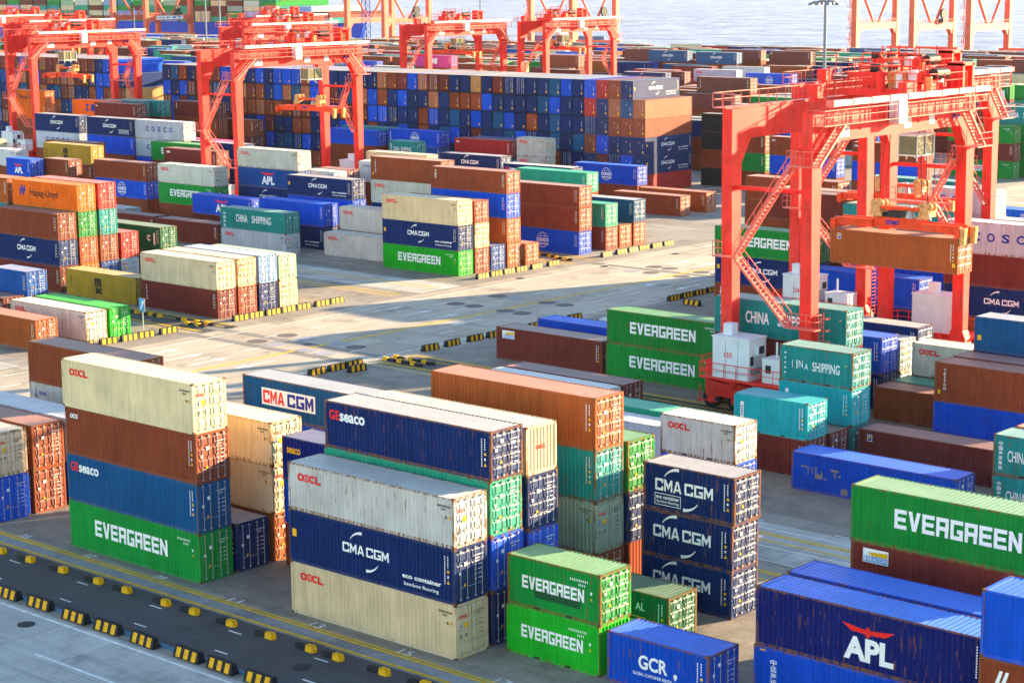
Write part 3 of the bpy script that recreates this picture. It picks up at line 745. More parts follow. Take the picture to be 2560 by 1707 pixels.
FAR(-198,291,4,'nv','cma','behind the wall, middle right')
FAR(-197,297,4,'mr','','behind the wall, near its right')
FAR(-191,309,4,'gy','oocl','far right, pale')
FAR(-137,236,5,'mr','triton','right behind the wall')
FAR(-137.6,232,4,'mr','','right behind the wall, lower')
FAR(-194,345,5,'mr','cai','left of the tall lamp mast')
FAR(-221,383,4,'gr','evg','left of the lamp mast, far')
FAR(-205,372,4,'gr','evg','behind the lamp mast foot')
FAR(-227,436,4,'n2','cma','far right by the quay crane')
FAR(-216,430,3,'n2','cma','right of its far longer twin','20')
FAR(-194,412,4,'tl','chs','far right, below the quay crane')
FAR(-258,284,5,'pk','one','between the middle gantry legs')
FAR(-272,283,4,'ow','oocl','left of the far magenta one')
FAR(-170,300,4,'bl','coscog','right of the far grey one')
FAR(-160,270,4,'mr','','right behind the wall, rear')
FAR(-145,262,4,'br','cai','right behind the wall, rearmost')
FAR(-120,330,5,'mr','','at the far right edge')
FAR(-131,318,4,'gr','evg','far right, beside the brown edge one')
FAR(-270,318,4,'gr','evg','far, between gantries')
FAR(-122,240,4,'gy','','behind the gantry railing')
FAR(-300,300,4,'bl','coscog','far left of the middle gantry')
FAR(-316,330,4,'tl','chs','far behind the left gantry')
FAR(-330,300,4,'gr','','far behind the left gantry, green')
FAR(-350,310,4,'mr','','far left, brown')
FAR(-330,262,4,'mb','','behind the left wall')
FAR(-372,276,4,'mr','','behind the left wall, far left')
FAR(-420,380,4,'bl','coscog','far left under the quay crane')
FAR(-436,402,4,'gr','evg','far left, below the blue hull')
# ---- the long wall of empties: ends face the viewer
WX, WY, WP = -102.0, 174.4, 2.458
rows = ['NbrBNBnNNNNmNtNNmblBmblNNNNN', 'bnlNrNNBnNNNNBbbbNlNNBNbBlnNmNB', 'bbbNddNnNbNBnNBNnNBbNNNBBmmbNnN', 'NNNBbnNnNNBnNNmNBnNbNBNNbNnBNmN', 'NBdmNNNbNNBNmNNBNnNbNNBNmNNbNBN']
WC = {'N':'nv','n':'n2','B':'bl','b':'br','m':'mr','l':'lr','r':'rd','t':'tn','d':'nv'}
ORD = ['first','second','third','fourth','fifth','sixth','seventh','eighth','ninth','tenth','eleventh','twelfth','thirteenth','fourteenth','fifteenth','sixteenth','seventeenth','eighteenth']
NW = 5
def wall_one(c, tier, col, door):
    """a container whose long axis runs away from the viewer (local x -> +y)"""
    x = WX - c*WP; z = tier*(H + .004)
    rt = 6 - tier if c else 6 - tier
    if c == 0: lb = f"{CN[col]} container with its long side showing, {['bottom','second up','third up','fourth up','fifth up'][tier]} at the long wall's right end"
    else: lb = f"{CN[col]} container end in the long wall, {ORD[5 - tier]} row down, {ORD[c]} column from the right"
    return x, z, lb
def end_dec(h):
    def mk():
        d = Dec(); d.rect(1.80, 2.05, .42, .78, 'yellow'); d.rect(1.86, 1.90, 1.1, 1.9, 'white'); d.rect(1.1, 1.2, 2.0, 2.12, 'white')
        me = bpy.data.meshes.new('end_marks'); me.from_pydata([(u, -w, v) for u, v, w in d.v], [], d.f)
        for q in LM: me.materials.append(M[q])
        me.polygons.foreach_set('material_index', d.m); return me
    return cached(('ed', h), mk)
side = {4: ('lr', None), 3: ('br', None), 2: ('nv', 'cmaeco'), 1: ('nv', 'cmaeco'), 0: ('rd', None)}
for c in range(0, 48):
    for tier in range(6):
        if c == 0 and tier == 5: continue
        if tier == 0: col, ch = rc.choice(['nv','bl','br','mr']), 'N'
        else:
            r = rows[5 - tier]; k = c - 1 if tier == 5 else c
            ch = r[k] if k < len(r) else rc.choice('NNNnBBbbml')
            col = WC[ch]
        if c == 0: col = side[tier][0]
        x = WX - (c + 1)*WP; z = tier*(H + .004)
        if c < NW and (tier >= 1 or c == 0):
            _, _, lb = wall_one(c, tier, col, ch == 'd')
            # local +x points to -y for doors, to +y when the closed end faces the viewer
            if ch == 'd': o = container(x, WY + 12.192, z, 12.192, H, col, None, lb, False, True, .3, -PI/2)
            else: o = container(x + W, WY, z, 12.192, H, col, None, lb, False, True, .3, PI/2)
            if ch != 'd':
                me = end_dec(H); e = link(bpy.data.objects.new('markings', me), o); e.rotation_euler = (0, 0, -PI/2); e.location = (-.012 + .02, W, 0); e.location = (.004, W, 0)
            if c == 0 and side[tier][1] or (c == 1 and tier == 5):
                e = link(bpy.data.objects.new('lettering', dec_mesh('cmaeco', 12.192, H)), o); e.location = (0, .006, 0)
        else: STUFF.append((x, WY, z, W, 12.192, H, vary(PAL[col], rc)))
# left wall, only in the mass
for c in range(0, 62):
    for tier in range(6):
        sh = {5: 0, 4: 1, 3: 2}.get(tier, 3)
        x = -246.3 - c*WP + (sh if c == 0 else 0)*2.4
        col = rc.choice(['nv','nv','mr','br','n2','mr','br','mb','bl','lr'])
        if c == 0: col = {5:'bl',4:'nv',3:'tn'}.get(tier, 'nv')
        STUFF.append((x - W, 183.6, tier*2.9, W, 12.192, H, vary(PAL[col], rc)))
        if c == 0:
            for q in range(sh): STUFF.append((x - W - (q + 1)*WP + .0, 183.6, tier*2.9, W, 12.192, H, vary(PAL[rc.choice(['nv','br','mr','tn'])], rc)))
# random rows between the wall and the quay
def clear_of(x, y, L):
    for (a, b, l) in NAMED:
        if a - 1 < x + L and x < a + l + 1 and b - 2.9 < y < b + 2.9: return False
    return True
NAMED = [(s[0], s[1], s[3]) for s in STUFF]
CH = ['br','br','mr','mr','br','nv','nv','n2','bl','mb','gr','gt','tl','ow','gy','cr','lr','rd','or','br','mr']
for by, nr in ((206, 6), (230.5, 6), (263, 6), (288, 6), (321, 6), (346, 6), (379, 6), (404, 6), (437, 6), (462, 5), (494, 5)):
    for r in range(nr):
        y = by + r*2.81
        x = (-60 - (by - 206)*.30 if by > 225 else -112) - 13*rc.randrange(2)
        if 225 < y < 262: x = min(x, -108)
        while x > -120 - (y + 68)*1.02:
            if rc.random() < .86 and not (abs(x + 222) < 14 and by < 240):
                n = rc.choice([2,3,3,3,4]) if y < 300 else rc.choice([2,3,3,4,4])
                if y > 430: n = min(n, 3)
                if clear_of(x, y, 12.2):
                    for k in range(n):
                        hh = H; STUFF.append((x, y, k*2.9, 12.192, W, hh, vary(PAL[rc.choice(CH)], rc)))
            x -= 13.2 if rc.random() < .9 else 19.8
# ------------------------------------------------------------------ far / hidden mass
def build_stuff():
    v = []; f = []; cols = []; rf = random.Random(8)
    for x, y, z, a, b, h, c in STUFF:
        i = len(v); e = .03 if b > a else .012
        x0, x1, y0, y1, z0, z1 = x + e, x + a - e, y + e, y + b - e, z + .03, z + h - .02
        v += [(x0,y0,z0),(x1,y0,z0),(x1,y1,z0),(x0,y1,z0),(x0,y0,z1),(x1,y0,z1),(x1,y1,z1),(x0,y1,z1)]
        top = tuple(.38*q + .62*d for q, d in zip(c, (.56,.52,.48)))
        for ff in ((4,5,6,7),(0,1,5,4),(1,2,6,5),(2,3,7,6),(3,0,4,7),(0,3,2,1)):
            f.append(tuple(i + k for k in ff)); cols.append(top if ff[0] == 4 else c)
        def strip(p, q):
            j = len(v); v.extend(p); f.append((j, j+1, j+2, j+3)); cols.append(q)
        if b > a:                                     # end face towards -y: posts, rails, sticker
            g = .02; dk = tuple(k*.45 for k in c); yy = y0 - g
            for u0, u1, w0, w1 in ((x0, x0+.12, z0, z1), (x1-.12, x1, z0, z1), (x0+.12, x1-.12, z0, z0+.16), (x0+.12, x1-.12, z1-.12, z1)): strip([(u0,yy,w0),(u1,yy,w0),(u1,yy,w1),(u0,yy,w1)], dk)
            if rf.random() < .75: strip([(x1-.62,yy,z0+.45),(x1-.36,yy,z0+.45),(x1-.36,yy,z0+.8),(x1-.62,yy,z0+.8)], (.8,.42,.01))
            if rf.random() < .7: strip([(x1-.52,yy,z0+1.1),(x1-.47,yy,z0+1.1),(x1-.47,yy,z0+2.0),(x1-.52,yy,z0+2.0)], (.75,.75,.75))
            if rf.random() < .12:
                for u in (.55,.95,1.5,1.9): strip([(x0+u,yy,z0+.15),(x0+u+.05,yy,z0+.15),(x0+u+.05,yy,z1-.1),(x0+u,yy,z1-.1)], (.6,.6,.62))
        else:                                         # long side: posts and rails, door bars at +x
            g = .012; dk = tuple(k*.7 for k in c); yy = y0 - g
            for u0, u1, w0, w1 in ((x0, x0+.15, z0, z1), (x1-.15, x1, z0, z1), (x0+.15, x1-.15, z0, z0+.15), (x0+.15, x1-.15, z1-.1, z1)): strip([(u0,yy,w0),(u1,yy,w0),(u1,yy,w1),(u0,yy,w1)], dk)
            if z > 4:
                for u in (.42,.92,1.52,2.02): strip([(x1+g,y0+u,z0+.1),(x1+g,y0+u+.05,z0+.1),(x1+g,y0+u+.05,z1-.1),(x1+g,y0+u,z1-.1)], (.5,.5,.52))
                strip([(x1-.55,yy-.004,z0+1.0),(x1-.5,yy-.004,z0+1.0),(x1-.5,yy-.004,z0+2.3),(x1-.55,yy-.004,z0+2.3)], (.7,.7,.7))
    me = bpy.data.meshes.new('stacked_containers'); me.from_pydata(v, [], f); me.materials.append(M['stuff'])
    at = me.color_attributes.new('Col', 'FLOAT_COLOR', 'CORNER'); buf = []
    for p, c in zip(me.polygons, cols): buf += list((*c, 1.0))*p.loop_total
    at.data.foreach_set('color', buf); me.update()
    o = link(bpy.data.objects.new('stacked_containers', me)); o['wear'] = .3
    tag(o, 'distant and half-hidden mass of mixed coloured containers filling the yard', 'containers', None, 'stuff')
build_stuff()

# ------------------------------------------------------------------ ground
def ground_mat(name, c, var=.3, dark=.45, slab=0, wet=0, rough=.8, tracks=None):
    m, t, b = nt(name); tc = t.nodes.new('ShaderNodeTexCoord'); p = tc.outputs['Object']
    n1 = noise(t, p, .06, 6, .6); n2 = noise(t, p, .55, 5, .6); n3 = noise(t, p, 4.5, 4, .6)
    k = mathn(t, 'ADD', mathn(t, 'MULTIPLY', n1, .40), mathn(t, 'ADD', mathn(t, 'MULTIPLY', n2, .35), mathn(t, 'MULTIPLY', n3, .25)))
    k = ramp(t, k, .36, .64)
    col = mixc(t, k, tuple(q*(1 - var) for q in c), tuple(min(1, q*(1 + var*.6)) for q in c))
    if tracks:                                    # tyre tracks: streaks along one axis
        sv = mapping(t, p, (.02, .9, 1) if tracks == 'x' else (.9, .02, 1)); s = noise(t, sv, 1.0, 5, .65)
        col = mixc(t, mathn(t, 'MULTIPLY', ramp(t, s, .52, .72), dark), col, tuple(q*.28 for q in c))
    st = noise(t, p, .22, 5, .7); col = mixc(t, mathn(t, 'MULTIPLY', ramp(t, st, .53, .66), .6), col, tuple(q*.38 for q in c))
    if slab:
        br = node(t, 'ShaderNodeTexBrick'); br.offset = 0; br.inputs['Scale'].default_value = 1; br.inputs['Mortar Size'].default_value = .035
        br.inputs['Brick Width'].default_value = slab; br.inputs['Row Height'].default_value = slab; br.inputs['Mortar Smooth'].default_value = .3
        br.inputs['Color1'].default_value = (1,1,1,1); br.inputs['Color2'].default_value = (.76,.75,.74,1); br.inputs['Mortar'].default_value = (.55,.55,.55,1)
        t.links.new(p, br.inputs['Vector']); col = mixc(t, 1.0, col, br.outputs['Color'], 'MULTIPLY')
    t.links.new(col, b.inputs['Base Color']); b.inputs['Roughness'].default_value = rough
    r = mathn(t, 'ADD', rough - .12, mathn(t, 'MULTIPLY', n2, .25)); t.links.new(r, b.inputs['Roughness'])
    bp = node(t, 'ShaderNodeBump', Strength=.25, Distance=.02); t.links.new(n3, bp.inputs['Height']); t.links.new(bp.outputs[0], b.inputs['Normal'])
    return m
G_con = ground_mat('yard concrete', (.30,.27,.235), slab=5.0, tracks='x', dark=.30)
G_road = ground_mat('road concrete', (.48,.405,.32), var=.16, slab=5.0, tracks='y', dark=.40)
G_road2 = ground_mat('front road concrete', (.50,.485,.46), var=.32, slab=4.5, tracks='x', dark=.45)
G_asp = ground_mat('lane asphalt', (.058,.057,.060), var=.55, tracks='x', dark=.5)
G_blk = ground_mat('stack pad', (.28,.235,.195), var=.5, slab=6.6, tracks='x', dark=.55)
def struct(name, mb, m, label=None):
    o = mb.build(name, m); o['kind'] = 'structure'
    if label: o['label'] = label
    return o
def sheet(name, x0, x1, y0, y1, z, m):
    mb = MB(); mb.quad([(x0,y0,z),(x1,y0,z),(x1,y1,z),(x0,y1,z)]); return struct(name, mb, m)
mb = MB(); mb.box(-37.6, 120, -8.22, -8.06, .0, .16); K_ = mb; 
QY = 628
mb = MB(); mb.quad([(-1900,-260,0),(500,-260,0),(500,QY,0),(-1900,QY,0)]); mb.quad([(-1900,QY,-8),(500,QY,-8),(500,QY,0),(-1900,QY,0)][::-1])
struct('ground', mb, G_con)
sheet('road', -61.5, -38.0, -140, 600, .004, G_road)
sheet('front_road', -150, 120, -40, -8.9, .008, G_road2)
sheet('asphalt_lane', -37.5, 120, -8.05, -2.75, .004, G_asp)
for y0 in (-.6, 33.0, 57.0, 90.5): 
    sheet('stack_pad', -37, 90, y0, y0 + 17.6, .004, G_blk); sheet('stack_pad', -340, -65.5, y0, y0 + 17.6, .004, G_blk)
for y0 in (22.0, 80.0):
    sheet('lane', -37.3, 90, y0 + 2.4, y0 + 9, .004, G_road2); sheet('lane', -340, -62, y0 + 2.4, y0 + 9, .004, G_road2)
for y0 in (51.9, 109.5, 16.9 + 57.7): sheet('lane', -37.3, 90, y0, y0 + 4.6, .004, G_asp if y0 < 70 else G_blk); sheet('lane', -340, -62, y0, y0 + 4.6, .004, G_asp if y0 < 70 else G_blk)
struct('kerb', K_, simple('blue kerb paint', (.05,.15,.25), .7, 0, .4, 2))
sheet('wheel_track', -37.3, 120, -2.36, -1.44, .010, ground_mat('worn track', (.25,.25,.26), .35, tracks='x', dark=.5))
Y_line = simple('yellow road paint', (.72,.43,.008), .7, 0, .3, 2.0); W_line = simple('white road paint', (.70,.70,.68), .7, 0, .35, 2.0)
yl, wl = MB(), MB()
Z1, Z2 = .012, .016
def lx(mb, x0, x1, y, w, z=Z1): mb.quad([(x0,y-w/2,z),(x1,y-w/2,z),(x1,y+w/2,z),(x0,y+w/2,z)])
def ly(mb, x, y0, y1, w, z=Z1): mb.quad([(x-w/2,y0,z),(x+w/2,y0,z),(x+w/2,y1,z),(x-w/2,y1,z)])
for yc in (-1.9, 21.6, 28.2, 51.7, 55.9, 79.6, 85.7, 109.2, 113.6):
    for a, b in ((-38.5, 90), (-340, -63)):
        for s in (-1, 1):
            lx(yl, a, b, yc + s*.56, .19)
            if s > 0: lx(yl, a, b, yc + .86, .15)
ly(yl, -48.15, -140, 230, .40)
for x in (-59.4, -39.9): ly(wl, x, -140, 230, .18)
for x in (-55.45, -51.85, -43.7):
    y = -100.0
    while y < 190: ly(wl, x, y + .6, y + 2.7, .16); y += 5.9
lx(wl, -150, 120, -9.35, .20); 
x = -30.4
while x < 60:
    lx(wl, x, x + 1.0, -6.75, .13); x += 6.6
x = -25.6
while x < 60:
    lx(wl, x, x + 1.0, -4.27, .12); x += 6.6
x = -34.0
while x < 60: lx(wl, x, x + 7, -13.05, .18); x += 12.2
lx(wl, -37, 90, 29.9, .12); lx(wl, -37, 90, 26.6, .12); lx(wl, -37, 90, 24.2, .12)
x = -37
while x < 80: lx(wl, x, x + 1.1, 53.2, .12); lx(wl, x + 3, x + 4.1, 83.3, .12); lx(wl, x, x + 1.4, 31.2, .12); x += 6.6
x = -330
while x < -66: lx(wl, x, x + 1.1, 53.2, .12); lx(wl, x + 3, x + 4.1, 82.8, .12); lx(wl, x, x + 1.4, 87.6, .1); x += 6.6
def arrow(x, y, s=1):
    """a lane arrow 4.6 m long along y"""
    wl.quad([(x-.13,y-2.3*s,Z2),(x+.13,y-2.3*s,Z2),(x+.13,y+.6*s,Z2),(x-.13,y+.6*s,Z2)]); wl.quad([(x-.55,y+.6*s,Z2),(x+.55,y+.6*s,Z2),(x,y+2.3*s,Z2)])
for x, y, s in ((-53.6,73.2,1),(-49.9,73.2,1),(-46.0,72.2,-1),(-57.6,73,1),(-53.8,42.9,1),(-50.4,43.0,1),(-57.3,43.0,1),(-46.1,103.4,-1),(-41.8,103.6,-1),(-46.1,44.5,-1),(-53.6,118,1),(-50,118,1)): arrow(x, y, s)
for k, tx in enumerate(('05','07','09','11','13','15','17')):
    vs, fs = text_geo(tx, .0); i0 = len(wl.v); x = -16.0 + 6.6*k; y = -.72
    wl.v += [(x + .85*u - .4, y + .62*v - .3, Z2) for u, v in vs]
    for q in fs: wl.f.append(tuple(i0 + j for j in q)); wl.m.append(0)
o = yl.build('yellow_road_lines', Y_line); o['kind'] = 'structure'; o = wl.build('white_road_lines', W_line); o['kind'] = 'structure'
# round resurfaced patches in the road
pt = MB(); pt2 = MB(); rp = random.Random(4)
for x, y in ((-54.3,79.6),(-51.8,79.7),(-54.2,86.1),(-51.7,86.1),(-47.3,79.6),(-44.9,79.5),(-54.6,56.2),(-51.9,56.1),(-47.5,56.3),(-45,56),(-47.6,52.1),(-45,52.1),(-54.5,52.3),(-52.1,52.4),(-47.2,86.1),(-44.7,86),(-53.9,109.2),(-51.4,109.5),(-46.9,109.3),(-44.4,109.2),(-53.8,113.3),(-51.6,113.4),(-46.9,113.2),(-44.5,113.2)):
    (pt if rp.random() < .6 else pt2).v; q = pt if rp.random() < .6 else pt2
    q.quad([(x + 1.0*math.cos(a*PI/12), y + 1.0*math.sin(a*PI/12), Z2 + .004) for a in range(24)])
pt.build('road_patches', ground_mat('dark patch', (.12,.10,.10), .3))['kind'] = 'structure'; pt2.build('road_patches', ground_mat('bluish patch', (.30,.29,.33), .2))['kind'] = 'structure'
mc = simple('manhole cover iron', (.035,.035,.04), .6, .3, .3)
for x, y in MANH:
    q = MB(); q.cyl((x, y, .02), (0,0,1), .48, .03, 20); o = q.build('manhole_cover', mc); o['kind'] = 'structure'
# tyre smudges across the crossing lanes
sm = MB(); 
for y in (54.2, 50.6, 111.2): lx(sm, -66, -35, y, 1.1, .010)
sm.build('tyre_marks', ground_mat('tyre marks', (.20,.185,.17), .45, tracks='x', dark=.5))['kind'] = 'structure'

def water():
    m, t, b = nt('sea water'); tc = t.nodes.new('ShaderNodeTexCoord'); p = tc.outputs['Object']
    v = mapping(t, p, (1, 1, 1)); n1 = noise(t, mapping(t, p, (.05,.11,.1)), 1.0, 6, .62); n2 = noise(t, mapping(t, p, (.4,.9,.5)), 1.0, 4, .6)
    hgt = mathn(t, 'ADD', mathn(t, 'MULTIPLY', n1, 1.0), mathn(t, 'MULTIPLY', n2, .35))
    bp = node(t, 'ShaderNodeBump', Strength=1.0, Distance=3.2); t.links.new(hgt, bp.inputs['Height']); t.links.new(bp.outputs[0], b.inputs['Normal'])
    n3 = noise(t, mapping(t, p, (.035,.035,.035)), 1.0, 8, .75); n4 = noise(t, mapping(t, p, (.002,.002,.002)), 1.0, 4, .6)
    k = ramp(t, mathn(t, 'ADD', mathn(t, 'MULTIPLY', n3, .8), mathn(t, 'MULTIPLY', n4, .2)), .40, .60)
    t.links.new(mixc(t, k, (.15,.18,.29), (.36,.40,.55)), b.inputs['Base Color'])  # sky reflections on the ripples painted into the base colour by noise
    b.inputs['Base Color'].default_value = (.13,.13,.20,1); b.inputs['Roughness'].default_value = .4; b.inputs['IOR'].default_value = 1.33; b.inputs['Specular IOR Level'].default_value = .12
    return m
mb = MB(); mb.quad([(-16000,QY-.5,-3.5),(9000,QY-.5,-3.5),(9000,20000,-3.5),(-16000,20000,-3.5)]); struct('sea', mb, water())

# ------------------------------------------------------------------ barriers and wheel stops
B_blk = simple('black barrier paint', (.018,.018,.02), .6, 0, .4, 5); B_yel = simple('yellow barrier paint', (.80,.40,.008), .55, 0, .35, 4)
def barrier_mesh(Lb=2.0, n=3, hgt=.58, bw=.26, tw=.13, cone=False):
    mb = MB(); h2 = Lb/2
    mb.hexa([(-h2,-bw/1,0),(h2,-bw,0),(h2,bw,0),(-h2,bw,0),(-h2+.04,-tw,hgt),(h2-.04,-tw,hgt),(h2-.04,tw,hgt),(-h2+.04,tw,hgt)])
    q = (Lb - .16)/n
    for s in (-1, 1):
        for k in range(n):
            a = -h2 + .08 + q*k + q*.2; b = a + q*.54; e = .006
            mb.quad([(a,s*(bw-(bw-tw)*.05/hgt+e),.05),(b,s*(bw-(bw-tw)*.05/hgt+e),.05),(b+.07,s*(tw+(bw-tw)*.03/hgt+e),hgt-.03),(a+.07,s*(tw+(bw-tw)*.03/hgt+e),hgt-.03)][::s], 1)
    return mb.mesh('road_barrier', [B_blk, B_yel])
BM = barrier_mesh(); BM2 = barrier_mesh(2.0, 3)
WHERE = {}
def barrier(x, y, rz, me, side):
    o = link(bpy.data.objects.new('road_barrier', me)); o.location = (x, y + .05*math.sin(x*5+y*3), .01); o.rotation_euler = (0, 0, rz + .045*math.sin(y*7.3 + x*3.1))
    tag(o, side, 'barrier', 'striped road barriers')
fx = [-12.4,-9.4,-6.4,-3.5,-.15,2.65,5.75,9.25,11.8,14.75,18.0,21.0,24.2,27.3,30.4,33.6]
for k, x in enumerate(fx): barrier(x, -8.48 + .05*math.sin(k*7), .02*math.sin(k*3), BM, 'black barrier with yellow stripes in the row along the front road')
for k in range(6): barrier(-38.55, 45.1 + k*0 + (0, 2.3, 4.4, 14.2, 17.1, 20.3)[k], PI/2, BM2, 'black-yellow barrier in the row on the near side of the crossing road')
for k in range(5): barrier(-38.45, 68.0 + 3.0*k, PI/2, BM2, 'black-yellow barrier in the row on the near side of the crossing road')
for k in range(4): barrier(-37.75, 95.6 + 2.3*k, PI/2, BM2, 'black-yellow barrier in the row on the near side of the crossing road')
barrier(-36.9, 48.3, PI/2, BM2, 'black-yellow barrier standing askew inside the lane corner')
barrier(-34.4, 94.3, .1, BM2, 'black-yellow barrier standing alone behind the row end')
for y in (39.9, 42.6, 45.0, 47.0, 49.7, 59.0, 61.0, 63.3, 65.4, 67.5, 70.1, 72.2): barrier(-64.6, y, PI/2, BM2, 'black-yellow barrier in the far row in front of cream stacks')
for y in (94.4, 96.7, 98.9, 101.1, 103.9, 106.9): barrier(-63.95, y, PI/2, BM2, 'black-yellow barrier in the far row below the crossing stack')
for y in (116.7, 119.6, 121.9, 124.1, 126.8, 129.2): barrier(-63.7, y, PI/2, BM2, 'black-yellow barrier in the farthest road row')
def stop_mesh():
    mb = MB()
    mb.hexa([(-.75,-.17,0),(.1,-.17,0),(.1,.17,0),(-.75,.17,0),(-.72,-.12,.24),(.1,-.12,.24),(.1,.12,.24),(-.72,.12,.24)], 0)
    mb.hexa([(.1,-.2,0),(.62,-.2,0),(.62,.2,0),(.1,.2,0),(.1,-.15,.33),(.59,-.15,.33),(.59,.15,.33),(.1,.15,.33)], 1)
    mb.box(.62, .70, -.12, .12, 0, .14, 1)
    return mb.mesh('wheel_stop', [B_blk, B_yel])
SM = stop_mesh()
def stop(x, y, rz, lb):
    o = link(bpy.data.objects.new('wheel_stop', SM)); o.location = (x, y, .012); o.rotation_euler = (0, 0, rz + .05*math.sin(x*9.7)); tag(o, lb, 'wheel stop', 'yellow ended wheel stops')
for x in (-16.9,-13.95,-11.1,-7.9,-4.55,-1.95,1.55,3.95,7.0,10.1,13.2,15.2,18.5,21.3,24.4,27.2,30.5): stop(x - .4, -3.7, 0, 'low black wheel stop with yellow end in the row beside the dark front lane')
for x in (-76.5,-74.3,-72.8,-69.0): stop(x, 55.0, 0, 'low wheel stop with yellow end in the lane before the cream pair')
for k, (x, y) in enumerate(((-66.4,53.9),(-66.3,55.0),(-64.9,54.0),(-64.8,55.1))): stop(x, y, PI, 'yellow-ended wheel stop in the cluster at the far left lane mouth')
for k, (x, y) in enumerate(((-38.0,53.3),(-37.9,54.5),(-36.2,53.3),(-36.0,54.5),(-34.5,53.2),(-34.2,54.4))): stop(x, y, PI, 'yellow-ended wheel stop in the cluster at the near lane mouth')
for x, y in ((-70.2,112.3),(-68.4,112.0),(-66.9,111.4),(-65.2,111.2)): stop(x, y, PI, 'yellow-ended wheel stop in the cluster below the globe-logo container')
for x in (-98,-95.4,-92.3): stop(x, 196, 0, 'yellow-ended wheel stop on far ground beside the dark stack')

# ------------------------------------------------------------------ road sign, masts
r = empty('road_sign', (-66.2, 48.0, 0)); tag(r, 'small blue sign on a thin post beside the striped barriers at left', 'sign')
mb = MB(); mb.bar((0,0,0), (0,0,2.6), .05, 0, 8); mb.box(-.3,.3,-.3,.3,0,.22); mb.build('post', M['steel'], r)
d = Dec(); d.rect(-.42, .42, 2.2, 3.5, 'skyb'); d.poly([(-.25,2.5),(-.12,2.4),(.25,3.1),(.12,3.2)], 'white'); d.poly([(-.02,3.2),(.3,3.3),(.28,2.95)], 'white')
o = link(bpy.data.objects.new('sign_face', d.mesh('sign_face')), r); o.location = (0, -.07, 0); mb = MB(); mb.box(-.43,.43,-.06,-.03,2.19,3.51); mb.build('sign_back', M['steel'], r)
MG = simple('mast paint', (.17,.20,.25), .5, .0, .1)
def mast(x, y, h, rad, lamp, lb):
    r = empty('lamp_mast', (x, y, 0)); tag(r, lb, 'lamp mast', 'lamp masts')
    mb = MB(); mb.bar((0,0,0),(0,0,h), rad, 0, 12, rad*.6); mb.box(-.6,.6,-.6,.6,0,.4); mb.build('pole', MG, r)
    if lamp:
        mb = MB(); n = 24
        for k in range(n):
            a, b = 2*PI*k/n, 2*PI*(k+1)/n; mb.bar((1.9*math.cos(a),1.9*math.sin(a),h-.4),(1.9*math.cos(b),1.9*math.sin(b),h-.4), .16)
        for k in range(6): a = PI*k/3; mb.bar((0,0,h-.1),(1.9*math.cos(a),1.9*math.sin(a),h-.4), .09)
        mb.build('lamp_ring', MG, r)
        for k in range(8):
            a = 2*PI*k/8; mb = MB(); mb.taper((2.3*math.cos(a),2.3*math.sin(a),h-.95),(.42,.42),(2.2*math.cos(a),2.2*math.sin(a),h-.5),(.28,.28)); mb.build('floodlight', MG, r)
mast(-85.8, 199.8, 29.6, .36, True, 'tall grey floodlight mast with lamp ring behind the right-hand gantry')
mast(-150, 420, 44, .3, False, 'thin pale mast left of the right quay crane')
mast(-295, 349, 44, .26, False, 'thin dark mast in the middle by the small gantry')
mast(-462, 388, 46, .34, True, 'left one of the paired pale masts at upper left')
mast(-452, 386, 46, .34, True, 'right one of the paired pale masts at upper left')
mast(-236.5, 181, 28, .16, False, 'slender white pole in front of the left gantry leg')
r = empty('lattice_mast', (-379, 386, 0)); tag(r, 'short blue lattice mast between the left gantries and the sea', 'mast')
mb = MB(); BL = simple('blue steel paint', (.02,.06,.30), .5)
for a in (-1, 1):
    for b in (-1, 1): mb.bar((a*1.1,b*1.1,0),(a*.9,b*.9,27), .14)
for k in range(13):
    z = k*2.1; 
    for a, b in (((-1,-1),(1,-1)),((1,-1),(1,1)),((1,1),(-1,1)),((-1,1),(-1,-1))): mb.bar((a[0]*1.05,a[1]*1.05,z),(b[0]*1.05,b[1]*1.05,z+2.1), .08); mb.bar((a[0]*1.05,a[1]*1.05,z),(b[0]*1.05,b[1]*1.05,z), .08)
mb.build('lattice', BL, r); mb = MB(); mb.box(-3.2,3.2,-1.6,1.6,26.9,27.3); mb.rail((-3.2,-1.6,27.3),(3.2,-1.6,27.3),5,1.2,.06); mb.rail((-3.2,1.6,27.3),(3.2,1.6,27.3),5,1.2,.06); mb.build('platform', BL, r)

